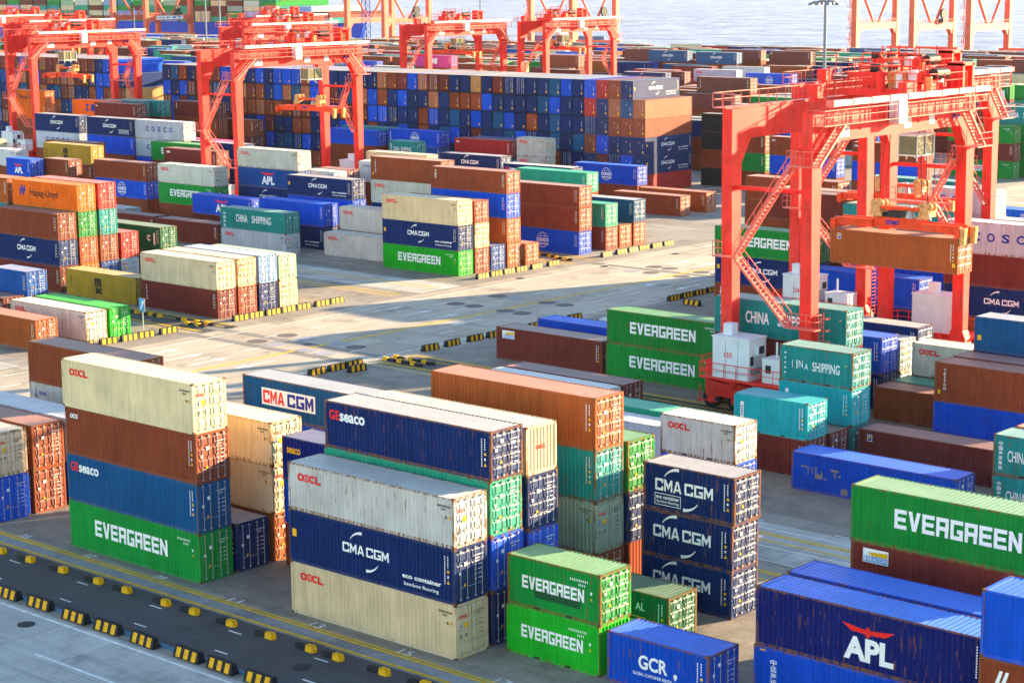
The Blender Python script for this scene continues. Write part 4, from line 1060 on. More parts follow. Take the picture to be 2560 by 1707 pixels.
# ------------------------------------------------------------------ gantry cranes
R_red = simple('gantry red paint', (.82,.024,.016), .55, 0, .18, .8, .22, grime=.55); R_rail = simple('gantry rail paint', (.72,.115,.085), .5, 0, .15, 3, .5)
R_dark = simple('dark machinery', (.03,.03,.033), .55); R_tyre = simple('tyre rubber', (.018,.018,.018), .85); R_wht = simple('white cabin paint', (.66,.67,.69), .45, 0, .08, 1.2)
R_crm = simple('cream festoon cover', (.72,.68,.60), .5, 0, .1); R_or = simple('spreader orange paint', (.74,.060,.010), .5, 0, .25, 1.5, grime=.4); R_glass = simple('cab glass', (.16,.15,.08), .12, spec=.5); R_yel = simple('sheave paint', (.62,.33,.12), .5, 0, .4)
R_rope = simple('wire rope', (.05,.045,.045), .6)
HX, SPAN, ZT = 3.62, 23.5, 24.0
def rtg(cx, y0, label, number=None, trolley=19.5, spz=13.0, carry=True, detail=True, sprname='SPMP', flip=False, full=True):
    r = empty('gantry_crane', (cx, y0, 0)); tag(r, label, 'gantry crane', 'red rubber-tyred gantry cranes')
    def part(k, name, mats, fn, par=None, loc=None):
        me = cached(('rtg', k, flip), lambda: (lambda q: (fn(q), q.mesh(name, mats if isinstance(mats, (list, tuple)) else [mats]))[1])(MB()))
        o = link(bpy.data.objects.new(name, me), par or r)
        if loc: o.location = loc
        return o
    for sx in (-1, 1):
        for sy in (0, 1):
            def leg(mb, sx=sx, sy=sy):
                y = sy*SPAN; mb.taper((sx*HX, y, 2.4), (.54,.42), (sx*HX, y, 20.6), (.46,.68)); mb.box(sx*HX-.455, sx*HX+.455, y-.66, y+.66, 20.6, 23.6)
                for z in (5.5, 8.4, 11.4, 14.4, 17.4): mb.box(sx*HX-.3, sx*HX+.3, y-.68, y-.5, z, z+.07)
                inn = 1 if sy == 0 else -1                                  # haunch under the girder
                mb.hexa([(sx*HX-.44,y+inn*.62,19.4),(sx*HX+.44,y+inn*.62,19.4),(sx*HX+.44,y+inn*.7,19.4),(sx*HX-.44,y+inn*.7,19.4),(sx*HX-.44,y+inn*.6,21.3),(sx*HX+.44,y+inn*.6,21.3),(sx*HX+.44,y+inn*1.9,21.3),(sx*HX-.44,y+inn*1.9,21.3)])
            part(('leg', sx, sy), 'leg', R_red, leg)
        def gird(mb, sx=sx):
            mb.hexa([(sx*HX-.43,.67,21.3),(sx*HX+.43,.67,21.3),(sx*HX+.43,SPAN-.67,21.3),(sx*HX-.43,SPAN-.67,21.3),(sx*HX-.43,.67,23.62),(sx*HX+.43,.67,23.62),(sx*HX+.43,SPAN-.67,23.62),(sx*HX-.43,SPAN-.67,23.62)])
            mb.box(sx*HX-.08, sx*HX+.08, -1.0, SPAN+1.2, 23.62, 23.78)
        part(('girder', sx), 'girder', R_red, gird)
        def walk(mb, sx=sx):
            x0, x1 = (sx*HX+.55, sx*HX+1.45) if sx > 0 else (sx*HX-1.45, sx*HX-.55)
            mb.box(x0, x1, -.6, SPAN+1.0, 22.6 if sx > 0 else 23.64, 22.66 if sx > 0 else 23.70)
            zz = 22.66 if sx > 0 else 23.7; xo = x1 - .04 if sx > 0 else x0 + .04
            mb.rail((xo,-.6,zz),(xo,SPAN+1.0,zz), 20, 1.1, .04); mb.rail((x0,-.6,zz),(x1,-.6,zz), 1, 1.1, .04); mb.rail((x0,SPAN+1,zz),(x1,SPAN+1,zz), 1, 1.1, .04)
            for k in range(9): y = k*SPAN/8 + .2; mb.bar(((x0+x1)/2, y, zz),(sx*HX+.3*sx, y, zz-.8 if sx > 0 else 22.8), .06)
            if sx < 0: mb.rail((sx*HX-.5,-.5,23.66),(sx*HX+.5,-.5,23.66),1,1.1,.04)
        part(('walk', sx), 'walkway', R_rail, walk)
    def fest(mb):
        n = 9
        for k in range(n): mb.box(HX+.95, HX+1.55, .5+k*2.7, .5+k*2.7+2.6, 24.05, 24.45)
    part('fest', 'cable_tray', R_crm, fest)
    def festp(mb):
        for k in range(10): y = .5+k*2.7; mb.box(HX+.9, HX+1.6, y-.1, y, 24.0, 24.5, 0); mb.bar((HX+1.25, y-.05, 22.7),(HX+1.25, y-.05, 24.05), .06, 0)
    part('festp', 'tray_bracket', R_rail, festp)
    for sy in (0, 1):
        o = -1 if sy == 0 else 1
        def sill(mb, sy=sy, o=o):
            y = sy*SPAN; mb.box(-HX-2.0, HX+2.0, y-.42, y+.42, 1.75, 2.75); mb.bar((-HX, y, 17.6),(HX, y, 17.6), .17, 0, 8)
            for sx in (-1, 1): mb.taper((sx*HX, y, 2.75), (.9,.46), (sx*HX, y, 3.9), (.55,.5)); mb.box(sx*(HX+.4)-1.7, sx*(HX+.4)+1.7, y-.3, y+.3, 1.0, 1.75); mb.bar((sx*(HX-.6), y-.45, 1.9),(sx*(HX-1.9), y-.45, 3.4), .16)
        part(('sill', sy), 'sill_beam', R_red, sill)
        if detail:
            for sx in (-1, 1):
                for q in (-1, 1):
                    w = part('wheel', 'wheel', R_tyre, lambda mb: (mb.cyl((0,0,0),(0,1,0),.78,.55,22)), None, (sx*(HX+.4)+q*1.15, sy*SPAN, .79))
                    part('rim', 'rim', R_red, lambda mb: (mb.cyl((0,0,0),(0,1,0),.40,.58,14)), w)
        def plat(mb, sy=sy, o=o):
            y = sy*SPAN; a, b = sorted((y+o*.6, y+o*3.2)); mb.box(-HX-.6, HX+1.2, a, b, 3.05, 3.2); yo = y+o*3.15
            mb.rail((-HX-.6,yo,3.2),(HX+1.2,yo,3.2),8,1.1,.035); mb.rail((HX+1.2,a,3.2),(HX+1.2,b,3.2),2,1.1,.035); mb.rail((-HX-.6,a,3.2),(-HX-.6,b,3.2),2,1.1,.035)
            for x in (-HX,-1,1.6,HX): mb.bar((x,y,2.0),(x,yo,3.05),.1)
            a, b = sorted((y+o*.9, y+o*2.3)); mb.box(.6, 3.5, a, b, 1.1, 2.9)
        part(('plat', sy), 'machinery_platform', R_red, plat)
        def grille(mb, sy=sy, o=o):
            y = sy*SPAN+o*2.32; mb.box(1.35, 2.75, y-.02, y+.02, 1.7, 2.5)
        part(('grille', sy), 'vent_grille', R_dark, grille)
        def cab(mb, sy=sy, o=o):
            y = sy*SPAN; a, b = sorted((y+o*.75, y+o*3.0)); x0, x1 = (-HX+.5, -HX+3.9) if sy == 0 else (-HX+2.2, -HX+6.2)
            mb.box(x0, x1, a, b, 3.21, 6.35); mb.box(x0-.06, x1+.06, a-.06, b+.06, 6.35, 6.47); yf = a if o < 0 else b
            if sy:
                for k in range(1, 4): mb.box(x0+k*1.0-.02, x0+k*1.0+.02, a-.012, a, 3.4, 6.2)
        c = part(('cab', sy), 'equipment_cabinet', R_wht, cab)
        def acu(mb, sy=sy, o=o):
            y = sy*SPAN; x1 = -HX+3.9 if sy == 0 else -HX+6.2; ym = y+o*1.9
            mb.box(x1, x1+.38, ym-.45, ym+.45, 5.2, 5.95, 0); mb.box(x1-2.9, x1-2.1, ym-.4, ym+.4, 6.47, 7.35, 0); mb.box(x1+.005, x1+.03, ym-.95, ym-.55, 4.4, 5.1, 1); mb.box(x1+.38, x1+.40, ym-.34, ym+.34, 5.28, 5.87, 1); [mb.box(x1+.004, x1+.012, ym-1.0, ym+1.0, 3.7+k*.12, 3.75+k*.12, 1) for k in range(4)]; mb.box(x1-3.1, x1-.3, y+o*3.0-.008, y+o*3.0+.008, 3.62, 3.65, 1); [mb.box(x1-xx-.012, x1-xx+.012, y+o*3.0-.008, y+o*3.0+.008, 3.3, 6.2, 1) for xx in (1.05, 2.2)]
        part(('acu', sy), 'air_conditioner', [R_wht, R_dark], acu, c)
        if number and sy == 0:
            d = Dec(); d.text(number, -HX+1.6, -HX+2.3, 4.85, 5.25, 'red', .02); o_ = link(bpy.data.objects.new('number', d.mesh('number')), c); o_.location = (0, -3.0-.012, 0)
        def cab2(mb, sy=sy, o=o):
            y = sy*SPAN; a, b = sorted((y+o*1.0, y+o*2.6)); mb.box(1.2, 3.6, a, b, 3.21, 5.0); mb.box(1.15, 3.65, a-.05, b+.05, 5.0, 5.1); mb.bar((2.0,y+o*1.8,5.1),(2.0,y+o*1.8,6.3),.08,0,8)
            mb.box(1.5, 2.0, a-.015, a, 4.0, 4.6, 1)
        if sy == 0: part('cab2', 'engine_housing', [R_wht, R_dark], cab2)
        def sidebox(mb, sy=sy, o=o):
            y = sy*SPAN; mb.box(-HX-1.75, -HX-.65, y-.8, y+.8, 3.1, 3.9); mb.rail((-HX-2.0,y-.9,3.05),(-HX-2.0,y+.9,3.05),2,1.2,.05); mb.box(-HX-2.1,-HX-.6,y-1,y+1,2.95,3.08); mb.bar((-HX-2.0,y-1.1,.5),(-HX-2.0,y-1.1,2.0),.07); mb.bar((-HX-2.3,y-1.1,.75),(-HX-.4,y-1.1,.75),.07)
        part(('sb', sy), 'side_platform', R_red, sidebox)
    # stairs on the front frame
    def stairs(mb):
        x = HX
        mb.box(-HX-.7, -HX+1.6, -1.5, -.62, 12.3, 12.4); mb.rail((-HX-.7,-1.46,12.4),(-HX+.2,-1.46,12.4),2,1.1,.035); mb.rail((-HX-.7,-1.46,12.4),(-HX-.7,-.66,12.4),1,1.1,.035)
        mb.stair((-HX+1.2,-1.06,12.35),(HX-.9,-1.06,19.7),.75,24,0)
        mb.stair((-HX+1.3,-1.06,12.3),(HX-1.1,-1.06,7.5),.75,18,0)
        mb.box(HX-1.3, HX+1.5, -1.5, -.64, 7.4, 7.5); mb.rail((HX-.9,-1.46,7.5),(HX+1.5,-1.46,7.5),3,1.1,.035); mb.rail((HX+1.5,-1.46,7.5),(HX+1.5,-.6,7.5),1,1.1,.035)
        mb.box(HX-1.3, HX+1.2, -1.5, -.64, 19.6, 19.7); mb.rail((HX-1.3,-1.46,19.7),(HX+1.0,-1.46,19.7),3,1.1,.035); mb.rail((HX-1.3,-1.46,19.7),(HX-1.3,-.66,19.7),1,1.1,.035)
        mb.stair((HX+.95,-1.0,19.7),(HX+.95,2.6,22.66),.7,12,0,(1,0,0))
        for q in (-.35,.35): mb.bar((HX+1.1,q,3.0),(HX+1.1,q,8.6),.04)
        for k in range(16): mb.bar((HX+1.1,-.35,3.2+k*.33),(HX+1.1,.35,3.2+k*.33),.03)
        for k in range(5): z = 4.6+k*.9; mb.bar((HX+1.1,-.35,z),(HX+1.75,-.3,z),.03); mb.bar((HX+1.75,-.3,z),(HX+1.75,.3,z),.03); mb.bar((HX+1.75,.3,z),(HX+1.1,.35,z),.03)
    part('stairs', 'stairs', R_rail, stairs)
    def stairs2(mb):
        y = SPAN
        mb.box(-HX+.6, HX-.6, y-1.6, y-.7, 14.6, 14.7); mb.rail((-HX+.6,y-1.56,14.7),(HX-.6,y-1.56,14.7),6,1.1,.035); mb.stair((HX-2.2,y-1.1,14.6),(HX+.2,y-1.1,11.0),.7,12,0); mb.stair((HX-2.4,y-1.1,14.7),(HX-.4,y-1.1,18.4),.7,12,0)
        mb.box(HX-.5,HX+2.0,y-1.6,y+.9,19.5,19.6); mb.rail((HX+2.0,y-1.6,19.6),(HX+2.0,y+.9,19.6),3,1.1,.035); mb.stair((HX+1.3,y+.2,19.6),(HX+1.3,y-2.6,22.6),.7,10,0,(1,0,0))
    part('stairs2', 'stairs', R_rail, stairs2)
    def plates(mb):
        d = HX+.47
        for y, w, z in ((3.0,1.5,21.9),(12.6,1.1,22.0),(16.5,.9,22.1)): mb.box(d-.035, d-.02, y, y+w, z-.35, z+.45)
        mb.box(HX+.6, HX+1.5, 10.0, 11.2, 22.2, 24.0)
    part('plates', 'name_plate', R_wht, plates)
    if detail and full:
        d = Dec(); d.text('SPMP', 20.2, 21.6, 21.9, 22.35, 'blue', .04); d.text('G-21', 3.2, 4.3, 21.65, 22.2, 'blue', .02)
        me = bpy.data.meshes.new('girder_lettering'); me.from_pydata([(w, u, v) for u, v, w in d.v], [], d.f)
        for q in LM: me.materials.append(M[q])
        me.polygons.foreach_set('material_index', d.m); o = link(bpy.data.objects.new('girder_lettering', me), r); o.location = (HX+.46, 0, 0)
    # trolley with winch, cab, ropes
    t = part('trolley', 'trolley', R_red, lambda mb: (mb.box(-HX-.5,HX+.5,-3.0,-2.4,23.8,24.4), mb.box(-HX-.5,HX+.5,2.4,3.0,23.8,24.4), mb.box(-HX+.2,HX-.2,-2.4,2.4,24.1,24.3), mb.box(-2.9,-1.5,-1.9,1.2,24.3,25.25), mb.box(1.6,2.5,-2.0,2.0,24.3,24.8), mb.box(-1.3,-.3,1.0,1.9,24.3,25.0), mb.cyl((-2.2,-.4,25.5),(0,1,0),.32,1.6,12), mb.bar((-2.9,-2.2,24.4),(-2.9,-2.2,26.2),.06), mb.bar((-2.9,2.2,24.4),(-2.9,2.2,26.2),.06), mb.bar((-2.9,-2.2,26.2),(-2.9,2.2,26.2),.06), mb.bar((2.9,-2.2,26.2),(-2.9,-2.2,26.2),.05), mb.rail((-1.2,-1.8,25.2),(-1.2,1.6,25.2),3,1.0,.045),
        mb.rail((-HX-.4,-2.95,24.4),(HX+.4,-2.95,24.4),7,1.3,.045), mb.rail((-HX-.4,2.95,24.4),(HX+.4,2.95,24.4),7,1.3,.045), mb.rail((HX+.4,-2.95,24.4),(HX+.4,2.95,24.4),5,1.3,.045), mb.rail((-HX-.4,-2.95,24.4),(-HX-.4,2.95,24.4),5,1.3,.045),
        mb.box(2.3,3.1,-5.0,-3.4,24.0,25.1), mb.box(2.0,3.5,3.4,3.7,24.0,26.3), mb.box(2.0,3.5,5.0,5.3,24.0,26.3), mb.box(2.0,3.5,3.4,5.3,26.1,26.4), [mb.bar((x,y,24.3),(x,y,26.9),.06) for x in (-1.2,.6,2.8) for y in (-1.6,1.6)], mb.rail((-.8,-2.2,25.6),(2.6,-2.2,25.6),4,1.2,.05), mb.bar((-3.2,-6.5,24.3),(-3.2,-6.5,26.4),.05), mb.box(-4.2,-3.2,-8.2,-7.0,23.8,24.9)), None, (0, trolley, 0))
    part('winch', 'winch_drum', [R_dark, R_yel, R_wht], lambda mb: (mb.cyl((.55,0,25.0),(0,1,0),.62,3.2,16,0), mb.cyl((3.0,.4,25.6),(0,1,0),.45,2.0,14,0), mb.box(-.2,1.3,-2.3,-1.8,24.3,25.8,1), mb.box(1.4,2.2,-1.9,-.9,25.1,25.9,2), mb.box(-2.6,-1.6,-1.2,0,25.6,26.3,0), mb.cyl((-1.8,1.3,25.9),(1,0,0),.4,1.2,12,0), mb.box(2.35,3.1,3.75,4.95,24.2,25.6,1), mb.box(.2,.8,1.75,2.2,24.3,25.5,2), mb.box(-.9,-.5,-1.2,-.6,24.3,25.9,0), mb.box(2.7,3.2,-1.6,-1.1,24.3,25.4,1), mb.cyl((-.3,2.5,24.9),(1,0,0),.3,1.1,12,0), [mb.bar((x,-2.2,24.5),(x+.5,2.2,25.0),.05,0) for x in (-2.2,-1,.2,1.4)], mb.cyl((1.0,-2.6,25.1),(0,0,1),.28,1.2,10,2)), t)
    part('motor', 'hoist_motor', R_red, lambda mb: (mb.cyl((1.9,-1.2,25.35),(1,0,0),.55,1.3,14), mb.cyl((1.9,1.2,25.35),(1,0,0),.5,1.2,14), mb.bar((-.5,-2.6,25.4),(-.1,-3.8,26.2),.12), mb.cyl((-.4,-3.1,25.0),(0,0,1),.35,1.6,12)), t)
    part('opcab', 'operator_cab', [R_crm, R_glass], lambda mb: (mb.box(HX-2.6,HX-.75,-2.6,.2,19.0,19.12,0), mb.box(HX-2.6,HX-.75,-2.6,.2,20.62,20.8,0), mb.box(HX-2.5,HX-.85,-2.5,.1,19.12,20.62,1), [mb.bar((x,y,18.6),(x,y,20.8),.07,0) for x in (HX-2.55,HX-.8) for y in (-2.55,-1.2,.15)], [mb.bar((x,y,20.9),(x,y,23.9),.07,0) for x in (HX-2.4,HX-1.2) for y in (-2.2,0)]), t)
    sp = part('spreader', 'spreader', R_or, lambda mb: (mb.box(-2.25,2.25,-.62,.62,.35,1.25), mb.box(-5.95,-2.25,-.85,-.45,.35,1.0), mb.box(2.25,5.95,-.85,-.45,.35,1.0), mb.box(-5.95,-2.25,.45,.85,.35,1.0), mb.box(2.25,5.95,.45,.85,.35,1.0), [mb.box(x-.22,x+.22,-1.22,1.22,.12,.85) for x in (-5.9,5.9)], [mb.box(x-.12,x+.12,y-.12,y+.12,0,.3) for x in (-5.9,5.9) for y in (-1.1,1.1)], mb.box(-2.6,2.6,-.5,.5,1.9,2.15), mb.bar((-2.2,0,1.2),(-2.2,0,2.0),.15), mb.bar((2.2,0,1.2),(2.2,0,2.0),.15)), t, (0, 0, spz))
    part('flip', 'corner_flipper', R_yel, lambda mb: ([mb.hexa([(x-.2,y-.18,-.5),(x+.2,y-.18,-.5),(x+.2,y+.18,-.5),(x-.2,y+.18,-.5),(x-.3,y-.24,.9),(x+.3,y-.24,.9),(x+.3,y+.24,.9),(x-.3,y+.24,.9)]) for x in (5.98+.32,) for y in (-.9,.9)]), sp)
    def sheave(mb):
        for x in (-2.5, 2.1):
            mb.box(x-.1, x+.9, -.5, .5, 1.5, 2.0)
            for q in (0, .62): mb.cyl((x+.1+q, -.35, 2.35), (0,1,0), .34, .16, 14); mb.cyl((x+.1+q, .35, 2.35), (0,1,0), .34, .16, 14)
            mb.hexa([(x-.25,-.62,1.3),(x+1.05,-.62,1.3),(x+1.05,-.5,1.3),(x-.25,-.5,1.3),(x+.1,-.62,2.3),(x+.7,-.62,2.3),(x+.7,-.5,2.3),(x+.1,-.5,2.3)])
    part('sheave', 'head_block', R_yel, sheave, sp)
    part('spmach', 'hydraulic_unit', [R_dark, M['steel']], lambda mb: (mb.box(-1.1,.2,-.4,.4,1.25,1.8,0), mb.bar((.9,0,1.25),(.9,0,2.3),.42,1,14,.12), mb.box(-2.0,-1.3,-.3,.3,1.25,1.6,0)), sp)
    d = Dec(); d.text(sprname, -1.1, .25, .62, 1.05, 'blue', .03); o = link(bpy.data.objects.new('spreader_lettering', d.mesh('spreader_lettering')), sp); o.location = (0, -.628, 0)
    mb = MB()
    for x in (-2.35,-1.8,2.2,2.75):
        for y in (-.4,.4): mb.bar((x,y,spz+2.5),(x*.9,y*3,24.0),.03)
    mb.build('hoist_rope', R_rope, t)
    return r
rtg(.70, 56.1, 'large red gantry crane at right with numbered white cabinet, lifting a brown container', '155', 19.5, 12.33, True, True, 'SPMP')
o = container(-5.42, 75.6 - 1.22, 9.42, 12.192, H, 'or', 'sq', 'rust-orange container hanging from the spreader of the right gantry crane')
rtg(-12.5, 85.7, 'red gantry crane directly behind the right one, its orange spreader empty', '224', 12.0, 11.6, False, True, 'ZPMC')
rtg(-131.1, 113.6, 'red gantry crane left of centre standing before the long wall', None, 17.0, 14.0, False, True, 'ZPMC')
rtg(-221.4, 143.2, 'red gantry crane at far left with a low white cabinet', None, 10.0, 15.5, False, True, 'ZPMC')
rtg(-229, 200.7, 'red gantry crane whose top shows just behind the left-of-centre one', None, 14.0, 17, False, False, 'ZPMC', full=False)
rtg(-306, 200.7, 'red gantry crane whose upper frame shows behind the far left one', None, 12.0, 17, False, False, 'ZPMC', full=False)
rtg(-204, 228.6, 'orange-lit gantry crane in the middle, left of two before the sea', None, 12.0, 17, False, False, 'ZPMC', full=False)
rtg(-197, 258.2, 'orange-lit gantry crane right of the middle in front of the sea', None, 9.0, 17, False, False, 'ZPMC', full=False)
rtg(-293, 258.2, 'red gantry crane farthest back in the left-centre cluster', None, 11.0, 17, False, False, 'ZPMC', full=False)
rtg(-372, 228.6, 'red gantry crane cut by the left picture edge, far back', None, 18.0, 17, False, False, 'ZPMC', full=False)

# ------------------------------------------------------------------ quay cranes
Q_red = simple('quay crane paint', (.66,.085,.035), .52, 0, .2, .3, .35, grime=.4)
def quay_crane(x0, w, label, sign=None):
    r = empty('quay_crane', (x0, 590, 0)); tag(r, label, 'quay crane', 'ship-to-shore quay cranes')
    for k, x in enumerate((0, w)):
        for sy in (0, 1):
            y = sy*30
            mb = MB(); mb.taper((x, y, 2.6), (1.15,1.15), (x, y, 46), (1.0,1.0)); mb.build('leg', Q_red, r)
        mb = MB(); mb.box(x-1.0, x+1.0, 1.2, 28.8, 11.6, 14.2); mb.hexa([(x-.9,1.1,9.2),(x+.9,1.1,9.2),(x+.9,1.4,9.2),(x-.9,1.4,9.2),(x-.9,1.1,11.6),(x+.9,1.1,11.6),(x+.9,3.4,11.6),(x-.9,3.4,11.6)]); mb.hexa([(x-.9,28.6,9.2),(x+.9,28.6,9.2),(x+.9,28.9,9.2),(x-.9,28.9,9.2),(x-.9,26.6,11.6),(x+.9,26.6,11.6),(x+.9,28.9,11.6),(x-.9,28.9,11.6)]); mb.build('portal_beam', Q_red, r)
        mb = MB(); mb.bar((x,13.2,14.2),(x,1.0,31), .55, 0, 8); mb.bar((x,16.8,14.2),(x,29.0,31), .55, 0, 8); mb.build('brace', Q_red, r)
        mb = MB(); mb.rail((x+1.0,1.5,14.2),(x+1.0,28.5,14.2),14,1.2,.07); mb.rail((x-1.0,1.5,14.2),(x-1.0,28.5,14.2),14,1.2,.07); mb.build('handrail', R_rail, r)
        mb = MB(); mb.box(x-1.0,x+1.0,1.2,28.8,44,46.5); mb.build('top_beam', Q_red, r)
    for sy in (0, 1):
        mb = MB(); mb.box(-3, w+3, sy*30-1.0, sy*30+1.0, 2.4, 4.6); mb.box(-4,4,sy*30-.7,sy*30+.7,.3,2.4); mb.box(w-4,w+4,sy*30-.7,sy*30+.7,.3,2.4); mb.build('sill_beam', Q_red, r)
        mb = MB(); mb.box(1.0,w-1.0,sy*30-.8,sy*30+.8,43.8,46.2); mb.build('cross_tie', Q_red, r)
    mb = MB()
    for x in (w*.3, w*.7): mb.box(x-.7,x+.7,-18,95,46.6,49.0)
    mb.build('boom', Q_red, r)
    mb = MB()                                                              # lift and landings on the landside leg
    for k in range(10):
        z = 4 + k*4; mb.box(-3.2,-1.1,-1.2,1.2,z,z+.15); mb.rail((-3.1,-1.2,z+.15),(-3.1,1.2,z+.15),2,1.1,.06); mb.stair((-2.2,-1.0 if k%2 else 1.0,z),( -2.2,1.0 if k%2 else -1.0,z+4),.7,7,0,(1,0,0))
    mb.build('stair_tower', R_rail, r)
    mb = MB(); mb.cyl((w+1.6,20,17.5),(0,1,0) if False else (1,0,0),2.0,.8,24); mb.box(w+.6,w+2.6,18,22,14.3,15.6); mb.build('cable_reel', R_dark, r)
    if sign:
        d = Dec(); d.rect(-9,9,0,1.9,'white'); [d.rect(-8.3+k*1.4, -7.5+k*1.4, .45, 1.45, 'grey') for k in range(4)]; d.text(sign[1], -2.2, .4, .3, 1.6, 'blue', .02); d.rect(1.5, 4.0, .35, 1.5, 'skyb'); d.rect(5.4, 7.8, 1.1, 1.6, 'skyb'); d.rect(5.9, 7.3, .3, .7, 'skyb')
        o = link(bpy.data.objects.new('sign', d.mesh('sign')), r); o.rotation_euler = (0,0,PI/2); o.location = (w+1.06, 15, 12.0)
quay_crane(-319.5, 25, 'orange-lit quay crane at upper right, left one of two there')
quay_crane(-271, 25, 'orange-lit quay crane at upper right, cut by the right edge')
quay_crane(-484, 23.5, 'orange-lit quay crane on the quay behind the middle gantries')
quay_crane(-599.5, 25, 'quay crane behind the left-centre gantries with the sea behind')
quay_crane(-780, 28, 'quay crane at upper left with a white sign, ship behind it', ('', '87'))

# ------------------------------------------------------------------ ships
def ship(name, x0, x1, y, beam, zb, label, hull_c, decks, house=None):
    r = empty(name, ((x0+x1)/2, y, -3.5)); tag(r, label, 'ship'); L2 = (x1-x0)/2
    mb = MB(); st = [(-1,.55,.75),(-.93,.85,.95),(-.8,1,1),(.75,1,1),(.9,.7,.95),(1.0,.06,.5)]; pr = None
    hz = zb + 3.5
    for q, wt, wb in st:
        x = q*L2; ring = [(x,-beam/2*wt,hz),(x - (q > .95)*4,-beam/2*wb*min(1,wt+.1)*.9,0),(x - (q > .95)*4,beam/2*wb*min(1,wt+.1)*.9,0),(x,beam/2*wt,hz)]
        if pr:
            for k in range(3): mb.quad([pr[k], pr[k+1], ring[k+1], ring[k]])
            mb.quad([pr[3], pr[0], ring[0], ring[3]])
        else: mb.quad(ring[::-1])
        pr = ring
    mb.quad(pr); mb.build('hull', simple(name+' hull paint', hull_c, .45, 0, .15, .05), r)
    if house:
        mb = MB(); hx, hl, hh = house
        for k in range(int(hh/3)): 
            mb.box(hx-hl/2+k*.3, hx+hl/2-k*.3, -beam*.40, beam*.40, hz+k*3, hz+k*3+2.9)
        mb.bar((hx,0,hz+hh),(hx,0,hz+hh+7),.3); mb.bar((hx-.0,-3,hz+hh+4),(hx,3,hz+hh+4),.15); mb.build('superstructure', simple(name+' white', (.7,.7,.7), .5), r)
        mb = MB()
        for k in range(int(hh/3)):
            for q in range(6): mb.box(hx-hl/2+k*.3-.05, hx-hl/2+k*.3+.02, -beam*.36+q*beam*.13, -beam*.30+q*beam*.13, hz+k*3+1.2, hz+k*3+2.1); 
            for q in range(5): mb.box(hx-hl/2+.8+q*hl*.17, hx-hl/2+1.5+q*hl*.17, -beam*.40-.05, -beam*.40+.02, hz+k*3+1.2, hz+k*3+2.1)
        mb.build('window', R_glass, r)
    if decks:
        mb = MB(); 
        for q in range(18): mb.box(-L2*.85+q*L2*.095, -L2*.85+q*L2*.095+.5, -beam*.48, beam*.48, hz, hz+6)
        mb.build('lashing_bridge', simple(name+' deck steel', (.25,.27,.3), .6), r)
    return r
ship('container_ship', -1010, -655, 656, 40, 9.5, 'large blue-hulled ship loaded with containers behind the left quay crane', (.012,.06,.50), True)
ship('coaster', -615, -565, 742, 11, 1.5, 'small white-housed ship on the water behind the middle quay crane', (.10,.14,.25), False, (-10, 18, 12))
v = []; f = []; cl = []; rs = random.Random(5)
for k in range(25):
    x = -1000 + k*13.6; nt_ = rs.choice([4,5,6,6,5]) if k < 22 else rs.choice([2,3,3])
    for row in range(2):
        for tr in range(nt_):
            i = len(v); y0, y1 = (637, 639.4) if row == 0 else (639.6, 675); z0 = 9.8 + tr*2.9; c = PAL[rs.choice(['tl','br','gr','gg','cr','mr','lb','pg','gt','ow'])]
            for zz in (z0, z0 + 2.8): v += [(x,y0,zz),(x+12.2,y0,zz),(x+12.2,y1,zz),(x,y1,zz)]
            for ff in ((4,5,6,7),(0,1,5,4),(1,2,6,5),(2,3,7,6),(3,0,4,7)): f.append(tuple(i + q for q in ff)); cl.append(c)
me = bpy.data.meshes.new('deck_containers'); me.from_pydata(v, [], f); me.materials.append(M['stuff']); at = me.color_attributes.new('Col', 'FLOAT_COLOR', 'CORNER'); buf = []
for p, c in zip(me.polygons, cl): buf += list((*c, 1.0))*p.loop_total
at.data.foreach_set('color', buf); o = link(bpy.data.objects.new('deck_containers', me)); o['wear'] = .2; tag(o, 'pale hazy rows of containers stacked on the ship at upper left', 'containers', None, 'stuff')

# ------------------------------------------------------------------ truck behind the gantry leg
r = empty('yard_truck', (-19.0, 82.6, 0)); tag(r, 'white yard truck cab half hidden behind the front gantry stairs', 'truck')
mb = MB(); mb.hexa([(-1.2,-1.2,1.0),(1.0,-1.2,1.0),(1.0,1.2,1.0),(-1.2,1.2,1.0),(-.6,-1.1,3.3),(1.0,-1.1,3.3),(1.0,1.1,3.3),(-.6,1.1,3.3)]); mb.hexa([(-.5,-1.0,3.3),(1.0,-1.0,3.3),(1.0,1.0,3.3),(-.5,1.0,3.3),(.5,-.9,4.0),(1.0,-.9,4.0),(1.0,.9,4.0),(.5,.9,4.0)]); mb.build('cab', R_wht, r)
mb = MB(); mb.quad([(-1.12,-1.0,1.9),(-.66,-1.0,3.2),(-.66,1.0,3.2),(-1.12,1.0,1.9)]); mb.quad([(-.7,-1.215,2.1),(.6,-1.2,2.1),(.6,-1.16,3.0),(-.5,-1.16,3.0)]); mb.build('windscreen', R_glass, r)
mb = MB(); mb.box(-1.0, 6.0, -.5, .5, .7, 1.0); mb.build('chassis', R_dark, r)
for x in (-.4, 3.6, 4.9):
    for y in (-1.0, 1.0): mb = MB(); mb.cyl((x, y, .5), (0,1,0), .5, .35, 18); mb.build('wheel', R_tyre, r)

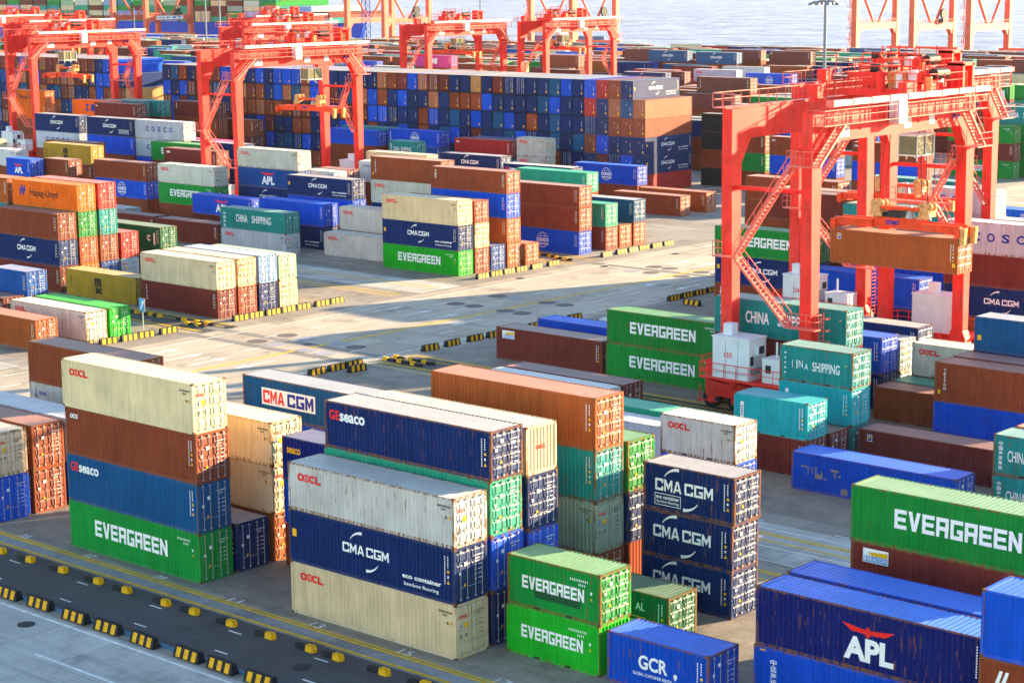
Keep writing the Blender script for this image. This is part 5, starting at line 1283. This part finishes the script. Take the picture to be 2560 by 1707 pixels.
# ------------------------------------------------------------------ light, air and camera
AZ = math.atan2(.40, .917); EL = math.radians(SUN_EL)      # azimuth from +y towards +x
sv = Vector((math.sin(AZ)*math.cos(EL), math.cos(AZ)*math.cos(EL), math.sin(EL)))
sl = bpy.data.lights.new('sun', 'SUN'); sl.energy = SUN_E; sl.angle = math.radians(.5); sl.color = (1.0, .745, .42)
so = bpy.data.objects.new('sun', sl); link(so); so.rotation_euler = (-sv).to_track_quat('-Z', 'Y').to_euler(); so.location = (0, 0, 120)
w = bpy.data.worlds.new('World'); SC.world = w; w.use_nodes = True; t = w.node_tree
sky = t.nodes.new('ShaderNodeTexSky'); sky.sky_type = 'NISHITA'; sky.sun_disc = False; sky.sun_elevation = EL; sky.sun_rotation = AZ
sky.air_density = 1.0; sky.dust_density = DUST; sky.ozone_density = 1.0
bg = t.nodes['Background']; bg.inputs['Strength'].default_value = SKY_E; t.links.new(sky.outputs[0], bg.inputs[0])
if HAZE:
    m = bpy.data.materials.new('air'); m.use_nodes = True; tt = m.node_tree; tt.nodes.remove(tt.nodes['Principled BSDF'])
    pv = tt.nodes.new('ShaderNodeVolumePrincipled'); pv.inputs['Density'].default_value = HAZE; pv.inputs['Color'].default_value = (.93,.95,1,1); pv.inputs['Anisotropy'].default_value = .35
    tt.links.new(pv.outputs[0], tt.nodes['Material Output'].inputs['Volume'])
    mb = MB(); mb.box(-1950, 560, -300, 2600, -9.2, 52); o = mb.build('haze', m); o['kind'] = 'stuff'
cam = bpy.data.cameras.new('camera'); co = bpy.data.objects.new('camera', cam); link(co)
CY, CP, CR = 2.29378426, 0.18526588, -0.00950662
fwd = Vector((math.cos(CY)*math.cos(CP), math.sin(CY)*math.cos(CP), -math.sin(CP))); rt = Vector((math.sin(CY), -math.cos(CY), 0)); up = rt.cross(fwd)
r2 = rt*math.cos(CR) + up*math.sin(CR); u2 = up*math.cos(CR) - rt*math.sin(CR)
mt = Matrix((r2, u2, -fwd)).transposed().to_4x4(); mt.translation = Vector((84.16756511, -68.43468207, 33.91409119)); co.matrix_world = mt
cam.sensor_width = 36; cam.sensor_fit = 'HORIZONTAL'; cam.lens = 36*4894.359/2560; cam.clip_start = 1; cam.clip_end = 40000
SC.camera = co
SC.view_settings.view_transform = 'Standard'; SC.view_settings.look = 'None'; SC.view_settings.gamma = 1; SC.view_settings.exposure = EXPO

for k_, n_ in LABELS.items():
    if n_ > 1: print('DUP', n_, k_)
print('containers', NCONT[0], 'mass', len(STUFF))
